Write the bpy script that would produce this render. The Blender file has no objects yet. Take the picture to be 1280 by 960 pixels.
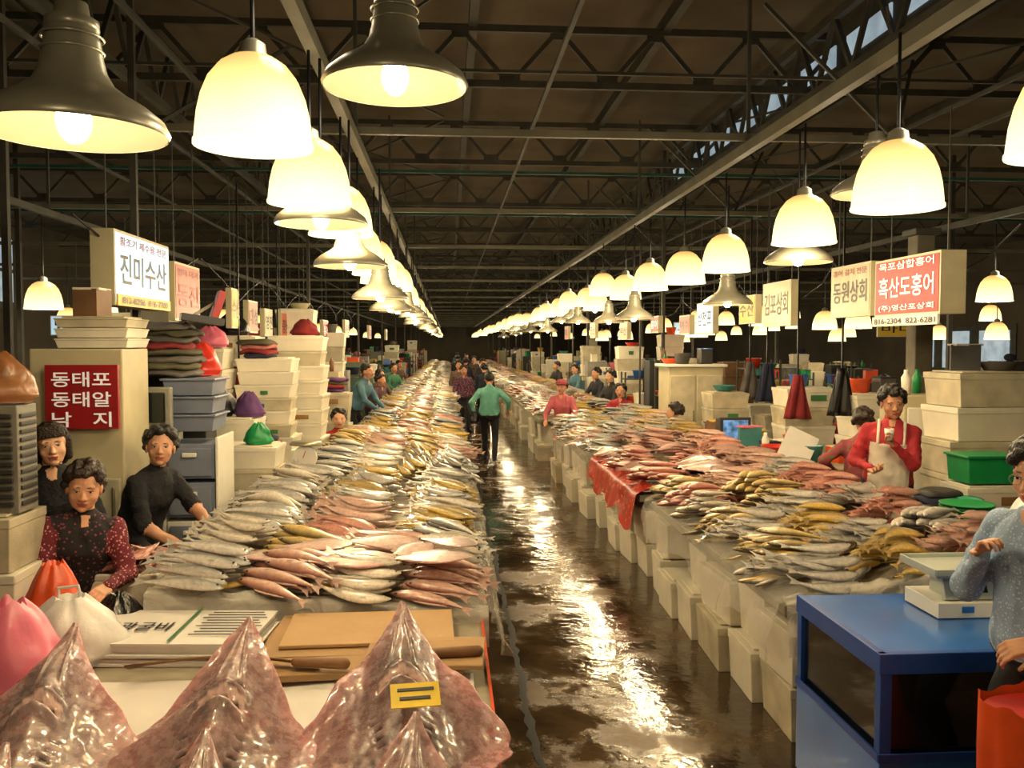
import bpy, math, random
import numpy as np
from mathutils import Vector, Matrix, noise, Euler
random.seed(7); np.random.seed(7)
V=Vector; sc=bpy.context.scene
def ln(c): # srgb 0-255 -> linear
    return tuple(((x/255)/12.92 if x/255<=.04045 else ((x/255+.055)/1.055)**2.4) for x in c)
# ------------------------------------------------------------ materials
_m={}
def M(name,col,rough=.5,metal=0,var=.25,scale=6,bump=0,emit=0,coat=0,bscale=None,spots=None,alpha=1,sss=0):
    if name in _m: return _m[name]
    m=bpy.data.materials.new(name); m.use_nodes=True; nt=m.node_tree; N=nt.nodes; L=nt.links
    b=N['Principled BSDF']; c=ln(col)
    tc=N.new('ShaderNodeTexCoord')
    nz=N.new('ShaderNodeTexNoise'); nz.inputs['Scale'].default_value=scale; nz.inputs['Detail'].default_value=5
    L.new(tc.outputs['Object'],nz.inputs['Vector'])
    r=N.new('ShaderNodeValToRGB'); r.color_ramp.elements[0].position=.3; r.color_ramp.elements[1].position=.7
    r.color_ramp.elements[0].color=tuple(x*(1-var) for x in c)+(1,)
    r.color_ramp.elements[1].color=tuple(min(1,x*(1+var*.5)) for x in c)+(1,)
    L.new(nz.outputs['Fac'],r.inputs['Fac']); out=r.outputs['Color']
    if spots:
        vo=N.new('ShaderNodeTexVoronoi'); vo.inputs['Scale'].default_value=spots[1]
        L.new(tc.outputs['Object'],vo.inputs['Vector'])
        r2=N.new('ShaderNodeValToRGB'); r2.color_ramp.elements[0].position=.25; r2.color_ramp.elements[1].position=.32
        r2.color_ramp.elements[0].color=(1,1,1,1); r2.color_ramp.elements[1].color=(0,0,0,1)
        L.new(vo.outputs['Distance'],r2.inputs['Fac'])
        mx=N.new('ShaderNodeMixRGB'); mx.inputs[2].default_value=ln(spots[0])+(1,)
        L.new(r2.outputs['Color'],mx.inputs[0]); L.new(out,mx.inputs[1]); out=mx.outputs[0]
    L.new(out,b.inputs['Base Color'])
    b.inputs['Roughness'].default_value=rough; b.inputs['Metallic'].default_value=metal
    b.inputs['Coat Weight'].default_value=coat; b.inputs['Coat Roughness'].default_value=.12
    if sss: b.inputs['Subsurface Weight'].default_value=sss; b.inputs['Subsurface Scale'].default_value=.02
    if emit:
        L.new(out,b.inputs['Emission Color']); b.inputs['Emission Strength'].default_value=emit
        m.cycles.emission_sampling='NONE'
    if bump:
        n2=N.new('ShaderNodeTexNoise'); n2.inputs['Scale'].default_value=bscale or scale*4; n2.inputs['Detail'].default_value=4
        L.new(tc.outputs['Object'],n2.inputs['Vector'])
        bp=N.new('ShaderNodeBump'); bp.inputs['Strength'].default_value=bump; bp.inputs['Distance'].default_value=.02
        L.new(n2.outputs['Fac'],bp.inputs['Height']); L.new(bp.outputs['Normal'],b.inputs['Normal'])
    if alpha<1: b.inputs['Alpha'].default_value=alpha
    _m[name]=m; return m
def Mcol(name,rough=.3,coat=.4,nscale=30,namt=.3,bump=.2,bd=.01,rvar=0):
    m=bpy.data.materials.new(name); m.use_nodes=True; nt=m.node_tree; N=nt.nodes; L=nt.links; b=N['Principled BSDF']
    a=N.new('ShaderNodeVertexColor'); a.layer_name='Col'
    tc=N.new('ShaderNodeTexCoord'); nz=N.new('ShaderNodeTexNoise'); nz.inputs['Scale'].default_value=nscale; nz.inputs['Detail'].default_value=6; nz.inputs['Roughness'].default_value=.65
    L.new(tc.outputs['Object'],nz.inputs['Vector'])
    mr=N.new('ShaderNodeMapRange'); mr.inputs[1].default_value=.3; mr.inputs[2].default_value=.7; mr.inputs[3].default_value=1-namt; mr.inputs[4].default_value=1+namt*.5
    L.new(nz.outputs['Fac'],mr.inputs[0])
    mx=N.new('ShaderNodeVectorMath'); mx.operation='SCALE'; L.new(a.outputs['Color'],mx.inputs[0]); L.new(mr.outputs[0],mx.inputs['Scale'])
    L.new(mx.outputs[0],b.inputs['Base Color']); b.inputs['Roughness'].default_value=rough
    b.inputs['Coat Weight'].default_value=coat; b.inputs['Coat Roughness'].default_value=.08
    if rvar:
        m2=N.new('ShaderNodeMapRange'); m2.inputs[1].default_value=.35; m2.inputs[2].default_value=.65; m2.inputs[3].default_value=rough-rvar; m2.inputs[4].default_value=rough+rvar; L.new(nz.outputs['Fac'],m2.inputs[0]); L.new(m2.outputs[0],b.inputs['Roughness'])
    bp=N.new('ShaderNodeBump'); bp.inputs['Strength'].default_value=bump; bp.inputs['Distance'].default_value=bd
    L.new(nz.outputs['Fac'],bp.inputs['Height']); L.new(bp.outputs['Normal'],b.inputs['Normal'])
    return m
FOAM=M('styrofoam',(228,220,198),.7,var=.16,scale=3,bump=.15,bscale=120)
FOAM2=M('styrofoam_old',(196,186,158),.75,var=.3,scale=5,bump=.15,bscale=100)
STEEL=M('roof_steel',(80,79,69),.6,.1,var=.35,scale=3)
RAIL=M('rail_steel',(118,114,94),.5,.1,var=.3,scale=3)
ALU=M('aluminium',(150,144,124),.34,.55,var=.15,scale=14)
SHELL=M('lamp_shell_metal',(172,168,148),.32,.4,var=.12,scale=14)
WHITE=M('white_enamel',(240,236,220),.4,var=.05)
BLACK=M('black_plastic',(18,18,20),.4,var=.2)
DKGREY=M('dark_grey',(52,50,48),.6,var=.3)
CREAM=M('cream_metal',(196,186,150),.5,var=.15,scale=4)
KRAFT=M('kraft_paper',(170,136,94),.8,var=.15,scale=4,bump=.25,bscale=12)
WOOD=M('worn_wood',(128,88,50),.55,var=.35,scale=9)
RED=M('red_paint',(156,24,28),.5,var=.12)
REDP=M('red_plastic',(200,50,34),.35,var=.15)
TARP=M('red_tarp',(190,52,34),.35,var=.2,spots=((226,150,110),16))
ORANGE=M('orange_plastic',(226,86,40),.35,var=.2,scale=5,bump=.3,bscale=9)
BLUE=M('blue_painted_steel',(40,104,190),.3,var=.22,scale=3,coat=.4)
BLUEDK=M('blue_frame',(26,72,158),.35,var=.2,scale=4)
GREENP=M('green_plastic',(24,140,76),.4,var=.15)
PAPER=M('white_paper',(222,218,210),.7,var=.08)
SIGNW=M('sign_white_lit',(176,214,236),.5,var=.04,emit=.75)
SIGNC=M('sign_cream',(190,180,146),.5,var=.15)
SIGNP=M('sign_pink',(180,92,76),.5,var=.15)
SIGNR=M('sign_red',(150,16,24),.5,var=.1,emit=.04)
SIGNY=M('sign_yellow',(214,176,50),.5,var=.1,emit=.05)
INK=M('ink_black',(16,16,22),.5,var=.1)
INKR=M('ink_red',(150,16,26),.5,var=.1)
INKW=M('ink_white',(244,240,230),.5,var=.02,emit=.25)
PINK=M('pink_vinyl',(216,110,134),.35,var=.15,scale=4,bump=.3,bscale=8)
def M_plastic(name,alpha):
    m=bpy.data.materials.new(name); m.use_nodes=True; nt=m.node_tree; N=nt.nodes; L=nt.links; b=N['Principled BSDF']
    b.inputs['Base Color'].default_value=(.92,.88,.78,1); b.inputs['Roughness'].default_value=.1; b.inputs['Alpha'].default_value=alpha
    tc=N.new('ShaderNodeTexCoord'); nz=N.new('ShaderNodeTexNoise'); nz.inputs['Scale'].default_value=9; nz.inputs['Detail'].default_value=5; nz.inputs['Distortion'].default_value=1.5
    L.new(tc.outputs['Object'],nz.inputs['Vector']); bp=N.new('ShaderNodeBump'); bp.inputs['Strength'].default_value=.9; bp.inputs['Distance'].default_value=.04
    L.new(nz.outputs['Fac'],bp.inputs['Height']); L.new(bp.outputs['Normal'],b.inputs['Normal']); return m
FILM=M_plastic('clear_plastic_film',.28); FILM2=M_plastic('frosted_plastic_film',.42)
# ------------------------------------------------------------ builder
class B:
    def __init__(s): s.v=[];s.f=[];s.m=[];s.sm=[];s.mats=[]
    def add(s,verts,faces,mat,smooth=False,mx=None):
        if mat not in s.mats: s.mats.append(mat)
        k=s.mats.index(mat); o=len(s.v)
        if mx is not None: verts=[mx@V(p) for p in verts]
        s.v+=[tuple(p) for p in verts]; s.f+=[tuple(int(i)+o for i in f) for f in faces]
        s.m+=[k]*len(faces); s.sm+=[smooth]*len(faces); return s
    def box(s,c,size,mat,rz=0,rx=0,ry=0,taper=1):
        x,y,z=[q/2 for q in size]; t=taper
        vs=[(-x*t,-y*t,-z),(x*t,-y*t,-z),(x*t,y*t,-z),(-x*t,y*t,-z),(-x,-y,z),(x,-y,z),(x,y,z),(-x,y,z)]
        mx=Matrix.Translation(c)@Euler((math.radians(rx),math.radians(ry),math.radians(rz))).to_matrix().to_4x4()
        return s.add(vs,[(3,2,1,0),(4,5,6,7),(0,1,5,4),(1,2,6,5),(2,3,7,6),(3,0,4,7)],mat,False,mx)
    def bb(s,x0,x1,y0,y1,z0,z1,mat): return s.box(((x0+x1)/2,(y0+y1)/2,(z0+z1)/2),(x1-x0,y1-y0,z1-z0),mat)
    def beam(s,p0,p1,w,h,mat):
        p0=V(p0);p1=V(p1);d=(p1-p0).normalized(); up=V((0,0,1)) if abs(d.z)<.98 else V((0,1,0))
        a=d.cross(up).normalized(); u=a.cross(d)
        vs=[p+a*(i*w/2)+u*(j*h/2) for p in(p0,p1) for i,j in((-1,-1),(1,-1),(1,1),(-1,1))]
        return s.add(vs,[(3,2,1,0),(4,5,6,7),(0,1,5,4),(1,2,6,5),(2,3,7,6),(3,0,4,7)],mat)
    def lathe(s,c,prof,mat,n=24,smooth=True,cap=False):
        vs=[];fs=[]
        for r,z in prof:
            for i in range(n):
                a=2*math.pi*i/n; vs.append((c[0]+r*math.cos(a),c[1]+r*math.sin(a),c[2]+z))
        for k in range(len(prof)-1):
            for i in range(n):
                j=(i+1)%n; fs.append((k*n+i,k*n+j,k*n+n+j,k*n+n+i))
        if cap: fs.append(tuple(range(n))[::-1]); fs.append(tuple((len(prof)-1)*n+i for i in range(n)))
        return s.add(vs,fs,mat,smooth)
    def cap(s,p0,p1,r0,r1,mat,n=12,mx=None):
        v,f=capsule(p0,p1,r0,r1,n); return s.add(v,f,mat,True,mx)
    def ell(s,c,r,mat,n=14,mx=None):
        v,f=ellip(c,r,n); return s.add(v,f,mat,True,mx)
    def tube(s,path,r,mat,n=8):
        for a,b in zip(path[:-1],path[1:]): s.cap(a,b,r,r,mat,n)
        return s
    def sheet(s,fn,nu,nv,mat,smooth=True):
        vs=[fn(i/nu,j/nv) for j in range(nv+1) for i in range(nu+1)]
        fs=[(j*(nu+1)+i,j*(nu+1)+i+1,(j+1)*(nu+1)+i+1,(j+1)*(nu+1)+i) for j in range(nv) for i in range(nu)]
        return s.add(vs,fs,mat,smooth)
    def text(s,t,c,size,mat,ax,up,w=None,bold=.012):
        v,f=text_mesh(t,bold)
        if not v: return s
        xs=[p[0] for p in v]; ys=[p[1] for p in v]; W=max(xs)-min(xs) or 1; Hh=max(ys)-min(ys) or 1
        cx=(max(xs)+min(xs))/2; cy=(max(ys)+min(ys))/2
        kx=(w/W) if w else size/Hh; ky=size/Hh
        ax=V(ax);up=V(up);c=V(c)
        return s.add([c+ax*((p[0]-cx)*kx)+up*((p[1]-cy)*ky) for p in v],f,mat)
    def obj(s,name,bevel=0,solid=0):
        P=np.array(s.v); mn=P.min(0);mxx=P.max(0); c=np.array([(mn[0]+mxx[0])/2,(mn[1]+mxx[1])/2,mn[2]])
        me=bpy.data.meshes.new(name); me.from_pydata([tuple(q) for q in (P-c)],[],s.f)
        for m in s.mats: me.materials.append(m)
        me.polygons.foreach_set('material_index',s.m); me.polygons.foreach_set('use_smooth',s.sm); me.update()
        o=bpy.data.objects.new(name,me); o.location=c; sc.collection.objects.link(o)
        if bevel:
            md=o.modifiers.new('bevel','BEVEL'); md.width=bevel; md.segments=2; md.limit_method='ANGLE'; md.angle_limit=.6
        if solid:
            md=o.modifiers.new('solid','SOLIDIFY'); md.thickness=solid
        return o
def capsule(p0,p1,r0,r1,n=12,squash=None):
    p0=V(p0);p1=V(p1); d=p1-p0
    d=d.normalized() if d.length>1e-6 else V((0,0,1))
    a=d.orthogonal().normalized(); b=d.cross(a)
    rings=[]
    for k in (-80,-50,-22,0): t=math.radians(k); rings.append((p0+d*(math.sin(t)*r0),math.cos(t)*r0))
    for k in (0,22,50,80): t=math.radians(k); rings.append((p1+d*(math.sin(t)*r1),math.cos(t)*r1))
    vs=[];fs=[]
    for c,r in rings:
        for i in range(n): q=2*math.pi*i/n; vs.append(c+a*(r*math.cos(q))+b*(r*math.sin(q)))
    for k in range(len(rings)-1):
        for i in range(n): j=(i+1)%n; fs.append((k*n+i,k*n+j,k*n+n+j,k*n+n+i))
    fs.append(tuple(range(n))[::-1]); fs.append(tuple((len(rings)-1)*n+i for i in range(n)))
    return vs,fs
def ellip(c,r,n=14):
    c=V(c);vs=[];fs=[];m=max(6,n//2+1)
    for k in range(1,m):
        t=math.pi*k/m
        for i in range(n): q=2*math.pi*i/n; vs.append(c+V((r[0]*math.sin(t)*math.cos(q),r[1]*math.sin(t)*math.sin(q),r[2]*math.cos(t))))
    for k in range(m-2):
        for i in range(n): j=(i+1)%n; fs.append((k*n+j,k*n+i,k*n+n+i,k*n+n+j))
    fs.append(tuple(range(n))); fs.append(tuple((m-2)*n+i for i in range(n))[::-1])
    return vs,fs
_tx={}
def text_mesh(t,bold=.012):
    if t in _tx: return _tx[t]
    cu=bpy.data.curves.new('t','FONT'); cu.body=t; cu.align_x='CENTER'; cu.offset=bold; cu.resolution_u=3; cu.space_line=.95
    o=bpy.data.objects.new('t',cu); sc.collection.objects.link(o)
    dg=bpy.context.evaluated_depsgraph_get(); dg.update(); me=o.evaluated_get(dg).to_mesh()
    r=([tuple(v.co) for v in me.vertices],[tuple(p.vertices) for p in me.polygons])
    o.evaluated_get(dg).to_mesh_clear(); bpy.data.objects.remove(o); _tx[t]=r; return r

# ------------------------------------------------------------ camera
cam=bpy.data.cameras.new('camera'); co=bpy.data.objects.new('camera',cam); sc.collection.objects.link(co)
cam.sensor_width=36; cam.lens=1100/1280*36; co.location=(0,0,2.15)
co.rotation_euler=(math.radians(90-2.6),0,math.radians(-4.16)); cam.clip_end=300; sc.camera=co
sc.view_settings.view_transform='Standard'; sc.view_settings.exposure=0
w=bpy.data.worlds.new('world'); sc.world=w; w.use_nodes=True
w.node_tree.nodes['Background'].inputs[0].default_value=(.9,.75,.5,1); w.node_tree.nodes['Background'].inputs[1].default_value=.008

# ------------------------------------------------------------ room shell
YE=95
def wetfloor():
    m=bpy.data.materials.new('wet_concrete'); m.use_nodes=True; nt=m.node_tree; N=nt.nodes; L=nt.links; b=N['Principled BSDF']
    tc=N.new('ShaderNodeTexCoord')
    n1=N.new('ShaderNodeTexNoise'); n1.inputs['Scale'].default_value=1.7; n1.inputs['Detail'].default_value=9; n1.inputs['Roughness'].default_value=.68
    n2=N.new('ShaderNodeTexNoise'); n2.inputs['Scale'].default_value=18; n2.inputs['Detail'].default_value=6
    n3=N.new('ShaderNodeTexNoise'); n3.inputs['Scale'].default_value=4; n3.inputs['Detail'].default_value=3
    for n in (n1,n2,n3): L.new(tc.outputs['Object'],n.inputs['Vector'])
    r=N.new('ShaderNodeValToRGB'); r.color_ramp.elements[0].position=.4; r.color_ramp.elements[1].position=.66
    r.color_ramp.elements[0].color=ln((46,33,22))+(1,); r.color_ramp.elements[1].color=ln((104,84,58))+(1,)
    L.new(n1.outputs['Fac'],r.inputs['Fac']); L.new(r.outputs['Color'],b.inputs['Base Color'])
    mr=N.new('ShaderNodeMapRange'); mr.inputs[1].default_value=.5; mr.inputs[2].default_value=.62; mr.inputs[3].default_value=.035; mr.inputs[4].default_value=.4
    L.new(n1.outputs['Fac'],mr.inputs[0]); L.new(mr.outputs[0],b.inputs['Roughness'])
    sp=N.new('ShaderNodeMapRange'); sp.inputs[1].default_value=.5; sp.inputs[2].default_value=.64; sp.inputs[3].default_value=.85; sp.inputs[4].default_value=.3
    L.new(n1.outputs['Fac'],sp.inputs[0]); L.new(sp.outputs[0],b.inputs['Specular IOR Level'])
    ad=N.new('ShaderNodeMath'); ad.operation='MULTIPLY_ADD'; ad.inputs[1].default_value=.3; L.new(n2.outputs['Fac'],ad.inputs[0]); L.new(n3.outputs['Fac'],ad.inputs[2])
    bp=N.new('ShaderNodeBump'); bp.inputs['Strength'].default_value=.15; bp.inputs['Distance'].default_value=.05
    L.new(ad.outputs[0],bp.inputs['Height']); L.new(bp.outputs['Normal'],b.inputs['Normal'])
    return m
FLOOR=wetfloor()
B().bb(-12,18,-3,YE,-.2,0,FLOOR).obj('floor')
WALL=M('dark_wall',(92,84,70),.8,var=.3,scale=.6)
B().bb(-12.2,-12,-3,YE,0,7,WALL).obj('wall_left'); B().bb(18,18.2,-3,YE,0,7,WALL).obj('wall_right')
B().bb(-12,18,YE,YE+.2,0,7,WALL).obj('wall_back'); B().bb(-12,18,-3.2,-3,0,7,WALL).obj('wall_front')
ROOF=M('roof_boards',(112,102,84),.85,var=.35,scale=.8,bump=.2)
b=B()
b.add([(-12,-3,5.7),(.9,-3,6.45),(.9,YE,6.45),(-12,YE,5.7)],[(0,1,2,3)],ROOF)
b.add([(.9,-3,6.45),(18,-3,5.5),(18,YE,5.5),(.9,YE,6.45)],[(0,1,2,3)],ROOF)
b.obj('ceiling',solid=.1)
def roofz(x): return 6.45-(.9-x)*.75/12.9 if x<.9 else 6.45-(x-.9)*.95/17.1
b=B(); y=1.0
while y<94:
    for xa,xb in((-12,.9),(.9,18)):
        b.beam((xa,y,roofz(xa)-.06),(xb,y,roofz(xb)-.06),.05,.08,STEEL)
    y+=.75
b.obj('roof_purlins')
def truss_x(b,y,x0,x1,zb,zt,n):
    b.beam((x0,y,zb),(x1,y,zb),.06,.08,STEEL); b.beam((x0,y,zt),(x1,y,zt),.06,.08,STEEL)
    st=(x1-x0)/n
    for i in range(n):
        xa=x0+i*st; b.beam((xa,y,zb),(xa+st/2,y,zt),.045,.05,STEEL); b.beam((xa+st/2,y,zt),(xa+st,y,zb),.045,.05,STEEL)
        b.box((xa+st,y,zb+.05),(.24,.02,.16),STEEL); b.box((xa+st/2,y,zt-.05),(.2,.02,.12),STEEL)
def truss_y(b,x,y0,y1,zb,zt,st):
    b.beam((x,y0,zb),(x,y1,zb),.08,.1,STEEL); b.beam((x,y0,zt),(x,y1,zt),.08,.1,STEEL)
    y=y0
    while y<y1:
        b.beam((x,y,zb),(x,y+st/2,zt),.05,.05,STEEL); b.beam((x,y+st/2,zt),(x,y+st,zb),.05,.05,STEEL); y+=st
b=B(); y=5.9
while y<94:
    truss_x(b,y,-11.8,17.8,5.15,5.78,26 if y<30 else 18); y+=4.4
b.obj('roof_trusses')
b=B()
for x in(4.2,-3.4): truss_y(b,x,0,80,5.0,5.7,.9)
for x in(.3,2.55,-1.6,7.8,-7,5.9,-5): b.beam((x,0,5.86),(x,94,5.86),.1,.16,STEEL)
b.obj('longitudinal_roof_girders')
b=B()
for x in(-.77,2.62): b.beam((x,-1,3.86),(x,94,3.86),.07,.09,RAIL)
for x in(-5.2,7.3): b.beam((x,-1,3.86),(x,90,3.86),.07,.08,STEEL)
y=3.2
while y<92:
    b.beam((-11.8,y,3.95),(17.8,y,3.95),.05,.06,RAIL if y>5 else STEEL)
    for x in(-.77,2.62,-5.2,7.3): b.beam((x,y,3.95),(x,y,5.2),.03,.03,STEEL)
    for x in(-2.45,3.95):
        b.beam((x,y,3.95),(x+.9,y+1.4,5.1),.03,.03,STEEL); b.beam((x,y,3.95),(x-1.2,y,5.1),.03,.03,STEEL)
        b.beam((x,y+.2,5.2),(x+2.4,y+4.4,5.2),.025,.025,STEEL); b.beam((x+2.4,y+.2,5.2),(x,y+4.4,5.2),.025,.025,STEEL)
    y+=4.4
b.beam((-11,9,4.9),(17,9,4.9),.03,.03,STEEL); b.beam((-11,17.5,4.7),(17,17.5,4.7),.05,.05,M('green_pipe',(40,92,80),.5)); b.beam((-11,12.8,4.62),(17,12.8,4.62),.04,.04,_m['green_pipe'])
for x in(-2.1,-4.3,5.6,-3.0,4.9,.9): b.beam((x,0,4.35+.1*(x>0)),(x,60,4.35+.1*(x>0)),.035,.035,STEEL)
b.obj('lamp_rails')
COLM=M('column_paint',(70,66,58),.6,var=.3)
b=B(); y=7.3
while y<80:
    b.beam((-2.5,y,0),(-2.5,y,5.7),.05,.05,COLM); 
    if y>14: b.beam((3.98,y,0),(3.98,y,5.7),.06,.06,COLM); b.beam((3.55,y,0),(3.55,y,4),.03,.03,COLM)
    b.beam((-7.5,y,0),(-7.5,y,5.7),.08,.08,COLM); b.beam((9.5,y,0),(9.5,y,5.7),.08,.08,COLM)
    y+=8.8
b.beam((-3.35,7.0,0),(-3.35,7.0,5.5),.05,.05,COLM)
b.obj('steel_columns')
B().bb(4.5,4.68,8.2,8.38,0,3.2,M('pillar_grey',(112,106,88),.7)).bb(4.46,4.72,8.16,8.42,3.2,3.26,STEEL).bb(4.46,4.72,8.16,8.42,0,.12,STEEL).obj('concrete_post',bevel=.01)
DAY=M('daylight_pane',(190,214,230),.3,var=.3,scale=3,emit=.5)
b=B()
for i in range(9): b.bb(4.5,4.52,6.2+i*1.3,7.2+i*1.3,5.38,5.62,DAY)
b.bb(4.52,4.6,6,18,5.2,5.8,STEEL); b.obj('window_1')
b=B()
for i in range(4):
    for k in range(2): b.bb(-11.99,-11.95,20+i*1.4,21.1+i*1.4,3.3+k*.9,4.1+k*.9,DAY)
b.bb(-12,-11.985,19.8,25.6,3.1,5.2,STEEL); b.obj('window_2')
b=B()
for i in range(3): b.bb(17.93,17.97,27+i*2.2,28.6+i*2.2,1.3,2.6,DAY)
b.bb(17.96,17.99,26.7,33.4,1.1,2.8,STEEL); b.obj('window_3')
# drain crack
b=B(); DR=M('drain_dark',(14,10,8),.3)
ys=np.arange(2.2,60,.09); vs=[];fs=[]
for i,yy in enumerate(ys):
    x=.46+.05*noise.noise(V((yy*1.3,0,0)))+.03*noise.noise(V((yy*9,3,0))); ww=.016+.03*abs(noise.noise(V((yy*5,7,0))))
    vs+=[(x-ww,yy,.003),(x+ww,yy,.003)]
    if i: fs.append((2*i-2,2*i-1,2*i+1,2*i))
b.add(vs,fs,DR); b.obj('floor_drain_groove')

# ------------------------------------------------------------ lamps
def glow_mat():
    m=bpy.data.materials.new('lamp_glass'); m.use_nodes=True; nt=m.node_tree; N=nt.nodes; L=nt.links; b=N['Principled BSDF']
    tc=N.new('ShaderNodeTexCoord'); sx=N.new('ShaderNodeSeparateXYZ'); L.new(tc.outputs['Object'],sx.inputs[0])
    mr=N.new('ShaderNodeMapRange'); mr.inputs[1].default_value=0; mr.inputs[2].default_value=.38; L.new(sx.outputs[2],mr.inputs[0])
    r=N.new('ShaderNodeValToRGB'); e=r.color_ramp.elements; e[0].color=(1.0,.88,.5,1); e[1].color=(.34,.19,.04,1); e[0].position=.1; e[1].position=.97
    x=e.new(.6); x.color=(1,.66,.22,1)
    L.new(mr.outputs[0],r.inputs['Fac']); L.new(r.outputs['Color'],b.inputs['Emission Color']); b.inputs['Emission Strength'].default_value=1.7
    b.inputs['Base Color'].default_value=(.45,.36,.2,1); b.inputs['Roughness'].default_value=.25
    m.cycles.emission_sampling='NONE'; return m
GLASS=glow_mat()
BULB=M('bulb_glow',(255,240,205),.3,var=0,emit=14)
GLOWIN=M('lit_glass_inner',(255,238,196),.4,var=0,emit=3.2)
INNER=M('reflector_inner',(150,138,112),.35,.6,var=.05,emit=.12)
def lamp_mesh(kind):
    b=B()
    if kind=='dome':
        n=48; prof=[(.228,0),(.224,.05),(.216,.12),(.2,.19),(.172,.26),(.13,.315),(.085,.345),(.05,.355)]
        vs=[];fs=[]
        for r,z in prof:
            for i in range(n): a=2*math.pi*i/n; q=r*(1+.012*(1 if i%2 else -1)); vs.append((q*math.cos(a),q*math.sin(a),z))
        for k in range(len(prof)-1):
            for i in range(n): j=(i+1)%n; fs.append((k*n+i,k*n+j,k*n+n+j,k*n+n+i))
        b.add(vs,fs,GLASS,True)
        b.lathe((0,0,0),[(.218,.01),(.2,.14),(.15,.27),(.03,.34)],GLOWIN,24)
        b.lathe((0,0,0),[(.222,-.004),(.234,-.004),(.234,.012),(.222,.012)],GLASS,32)
        b.lathe((0,0,0),[(.07,.35),(.055,.365),(.05,.4),(.02,.42),(.0,.422)],SHELL,20)
        b.ell((0,0,.12),(.06,.06,.09),BULB); z0=.42
    else:
        b.lathe((0,0,0),[(.262,0),(.268,.012),(.252,.045),(.205,.083),(.155,.112),(.115,.142),(.094,.18),(.085,.22),(.074,.3)],SHELL,40)
        for zz in(.2,.24,.28): b.lathe((0,0,zz),[(.085,-.004),(.09,0),(.083,.006)],SHELL,32)
        b.lathe((0,0,0),[(.07,.3),(.076,.305),(.074,.33),(.05,.345),(.045,.38),(.018,.39),(0,.39)],SHELL,24)
        b.lathe((0,0,0),[(.26,.002),(.2,.07),(.14,.108),(.06,.14),(.0,.145)],INNER,40)
        b.ell((0,0,.04),(.05,.05,.07),BULB); z0=.38
    o=b.obj('x'); me=o.data; off=o.location.copy(); bpy.data.objects.remove(o)
    me.transform(Matrix.Translation(off)); return me,z0
DOME,zd=lamp_mesh('dome'); METAL,zm=lamp_mesh('metal')
CABLE=bpy.data.meshes.new('cable')
cb=B().cap((0,0,0),(0,0,1),.009,.009,BLACK,8); o=cb.obj('x'); CABLE=o.data; CABLE.transform(Matrix.Translation((0,0,-CABLE.vertices[0].co.z))) ; bpy.data.objects.remove(o)
nl=0
def lamp(kind,x,y,z,ztop=3.8,E=29,light=True,up=None):
    global nl
    me=DOME if kind=='dome' else METAL
    nm='dome_pendant_lamp' if kind=='dome' else 'metal_pendant_lamp'
    o=bpy.data.objects.new(nm,me); o.location=(x,y,z); sc.collection.objects.link(o)
    z0=zd if kind=='dome' else zm
    c=bpy.data.objects.new('cable',CABLE); sc.collection.objects.link(c); c.parent=o; c.location=(0,0,z0-.02); c.scale=(1,1,max(.05,ztop-z-z0))
    if light:
        l=bpy.data.lights.new('bulb','POINT'); l.energy=E; l.color=(1,.79,.475); l.shadow_soft_size=.055
        lo=bpy.data.objects.new('bulb',l); sc.collection.objects.link(lo); lo.parent=o; lo.location=(0,0,-.06 if kind=='dome' else -.09)
        nl+=1
        if kind=='dome' and (nl%2 or y<8):   # added uplight for the roof and lamp shells, standing in for glass scatter
            l=bpy.data.lights.new('added_uplight','POINT'); l.energy=E*.17; l.color=(1,.84,.6); l.shadow_soft_size=.12
            lo=bpy.data.objects.new('added_uplight',l); sc.collection.objects.link(lo); lo.parent=o; lo.location=(.16,0,.5)
rj=lambda a:random.uniform(-a,a)
for y in (-1.4,.6): lamp('dome',-.77,y,2.94,E=15); lamp('dome',2.5,y,2.9,E=15)  # out-of-view lamp rows continued past the camera, added to light the nearest shades
for y in (3.62,5.05,6.5): lamp('dome',-.77,y,2.94)
for x,y,z,t in ((-1.1,2.72,2.77,3.9),(-.19,3.3,3.09,3.9),(-.73,5.2,2.84,3.8),(-.72,6.6,2.72,3.8)): lamp('metal',x,y,z,t)
for y,x,z in ((3.2,2.36,2.87),(4.55,2.38,2.87),(6.43,2.65,2.9),(8.35,2.67,2.85),(9.75,2.65,2.83)): lamp('dome',x,y,z)
for x,y,z in ((2.66,5.35,3.08),(2.8,6.9,2.80),(3.0,9.3,2.57)): lamp('metal',x,y,z,3.85)
y=7.9;i=0
while y<93:
    far=y>26; e=29 if not far else 60
    lamp('dome',-.77+rj(.06),y,2.9+rj(.08),light=(not far or i%3==0),E=e)
    if y<45: lamp('metal',-.66+rj(.08),y+.5,2.66+rj(.1),light=(y<26 and i%2==0),E=24)
    y+=1.45 if y<40 else 2.2; i+=1
y=11.4;i=0
while y<93:
    far=y>26; e=29 if not far else 60
    lamp('dome',2.65+rj(.12),y,2.86+rj(.1),light=(not far or i%3==0),E=e)
    if y<45: lamp('metal',2.75+rj(.2),y+.7,2.62+rj(.15),light=(y<26 and i%2==0),E=24)
    y+=1.45 if y<40 else 2.2; i+=1
for i,y in enumerate((11.8,13.7,17,21,25,30,36,42,49,57,66)): lamp('dome',-5.2,y,2.6+rj(.06),E=40,light=i%2==0)
for i,y in enumerate((11.6,13.2,15.2,16.4,18.6,20,23,25,28,32,36,41,46,52,60,70)): lamp('dome',7.3+rj(.2),y,2.6+rj(.2),E=42,light=i%2==0)
for i,y in enumerate((13,15,17,19,21,23,25,28,30,33,36,42,50)): lamp('dome',11+rj(1.2),y,2.5+rj(.3),E=50,light=i%3==0)
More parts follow.
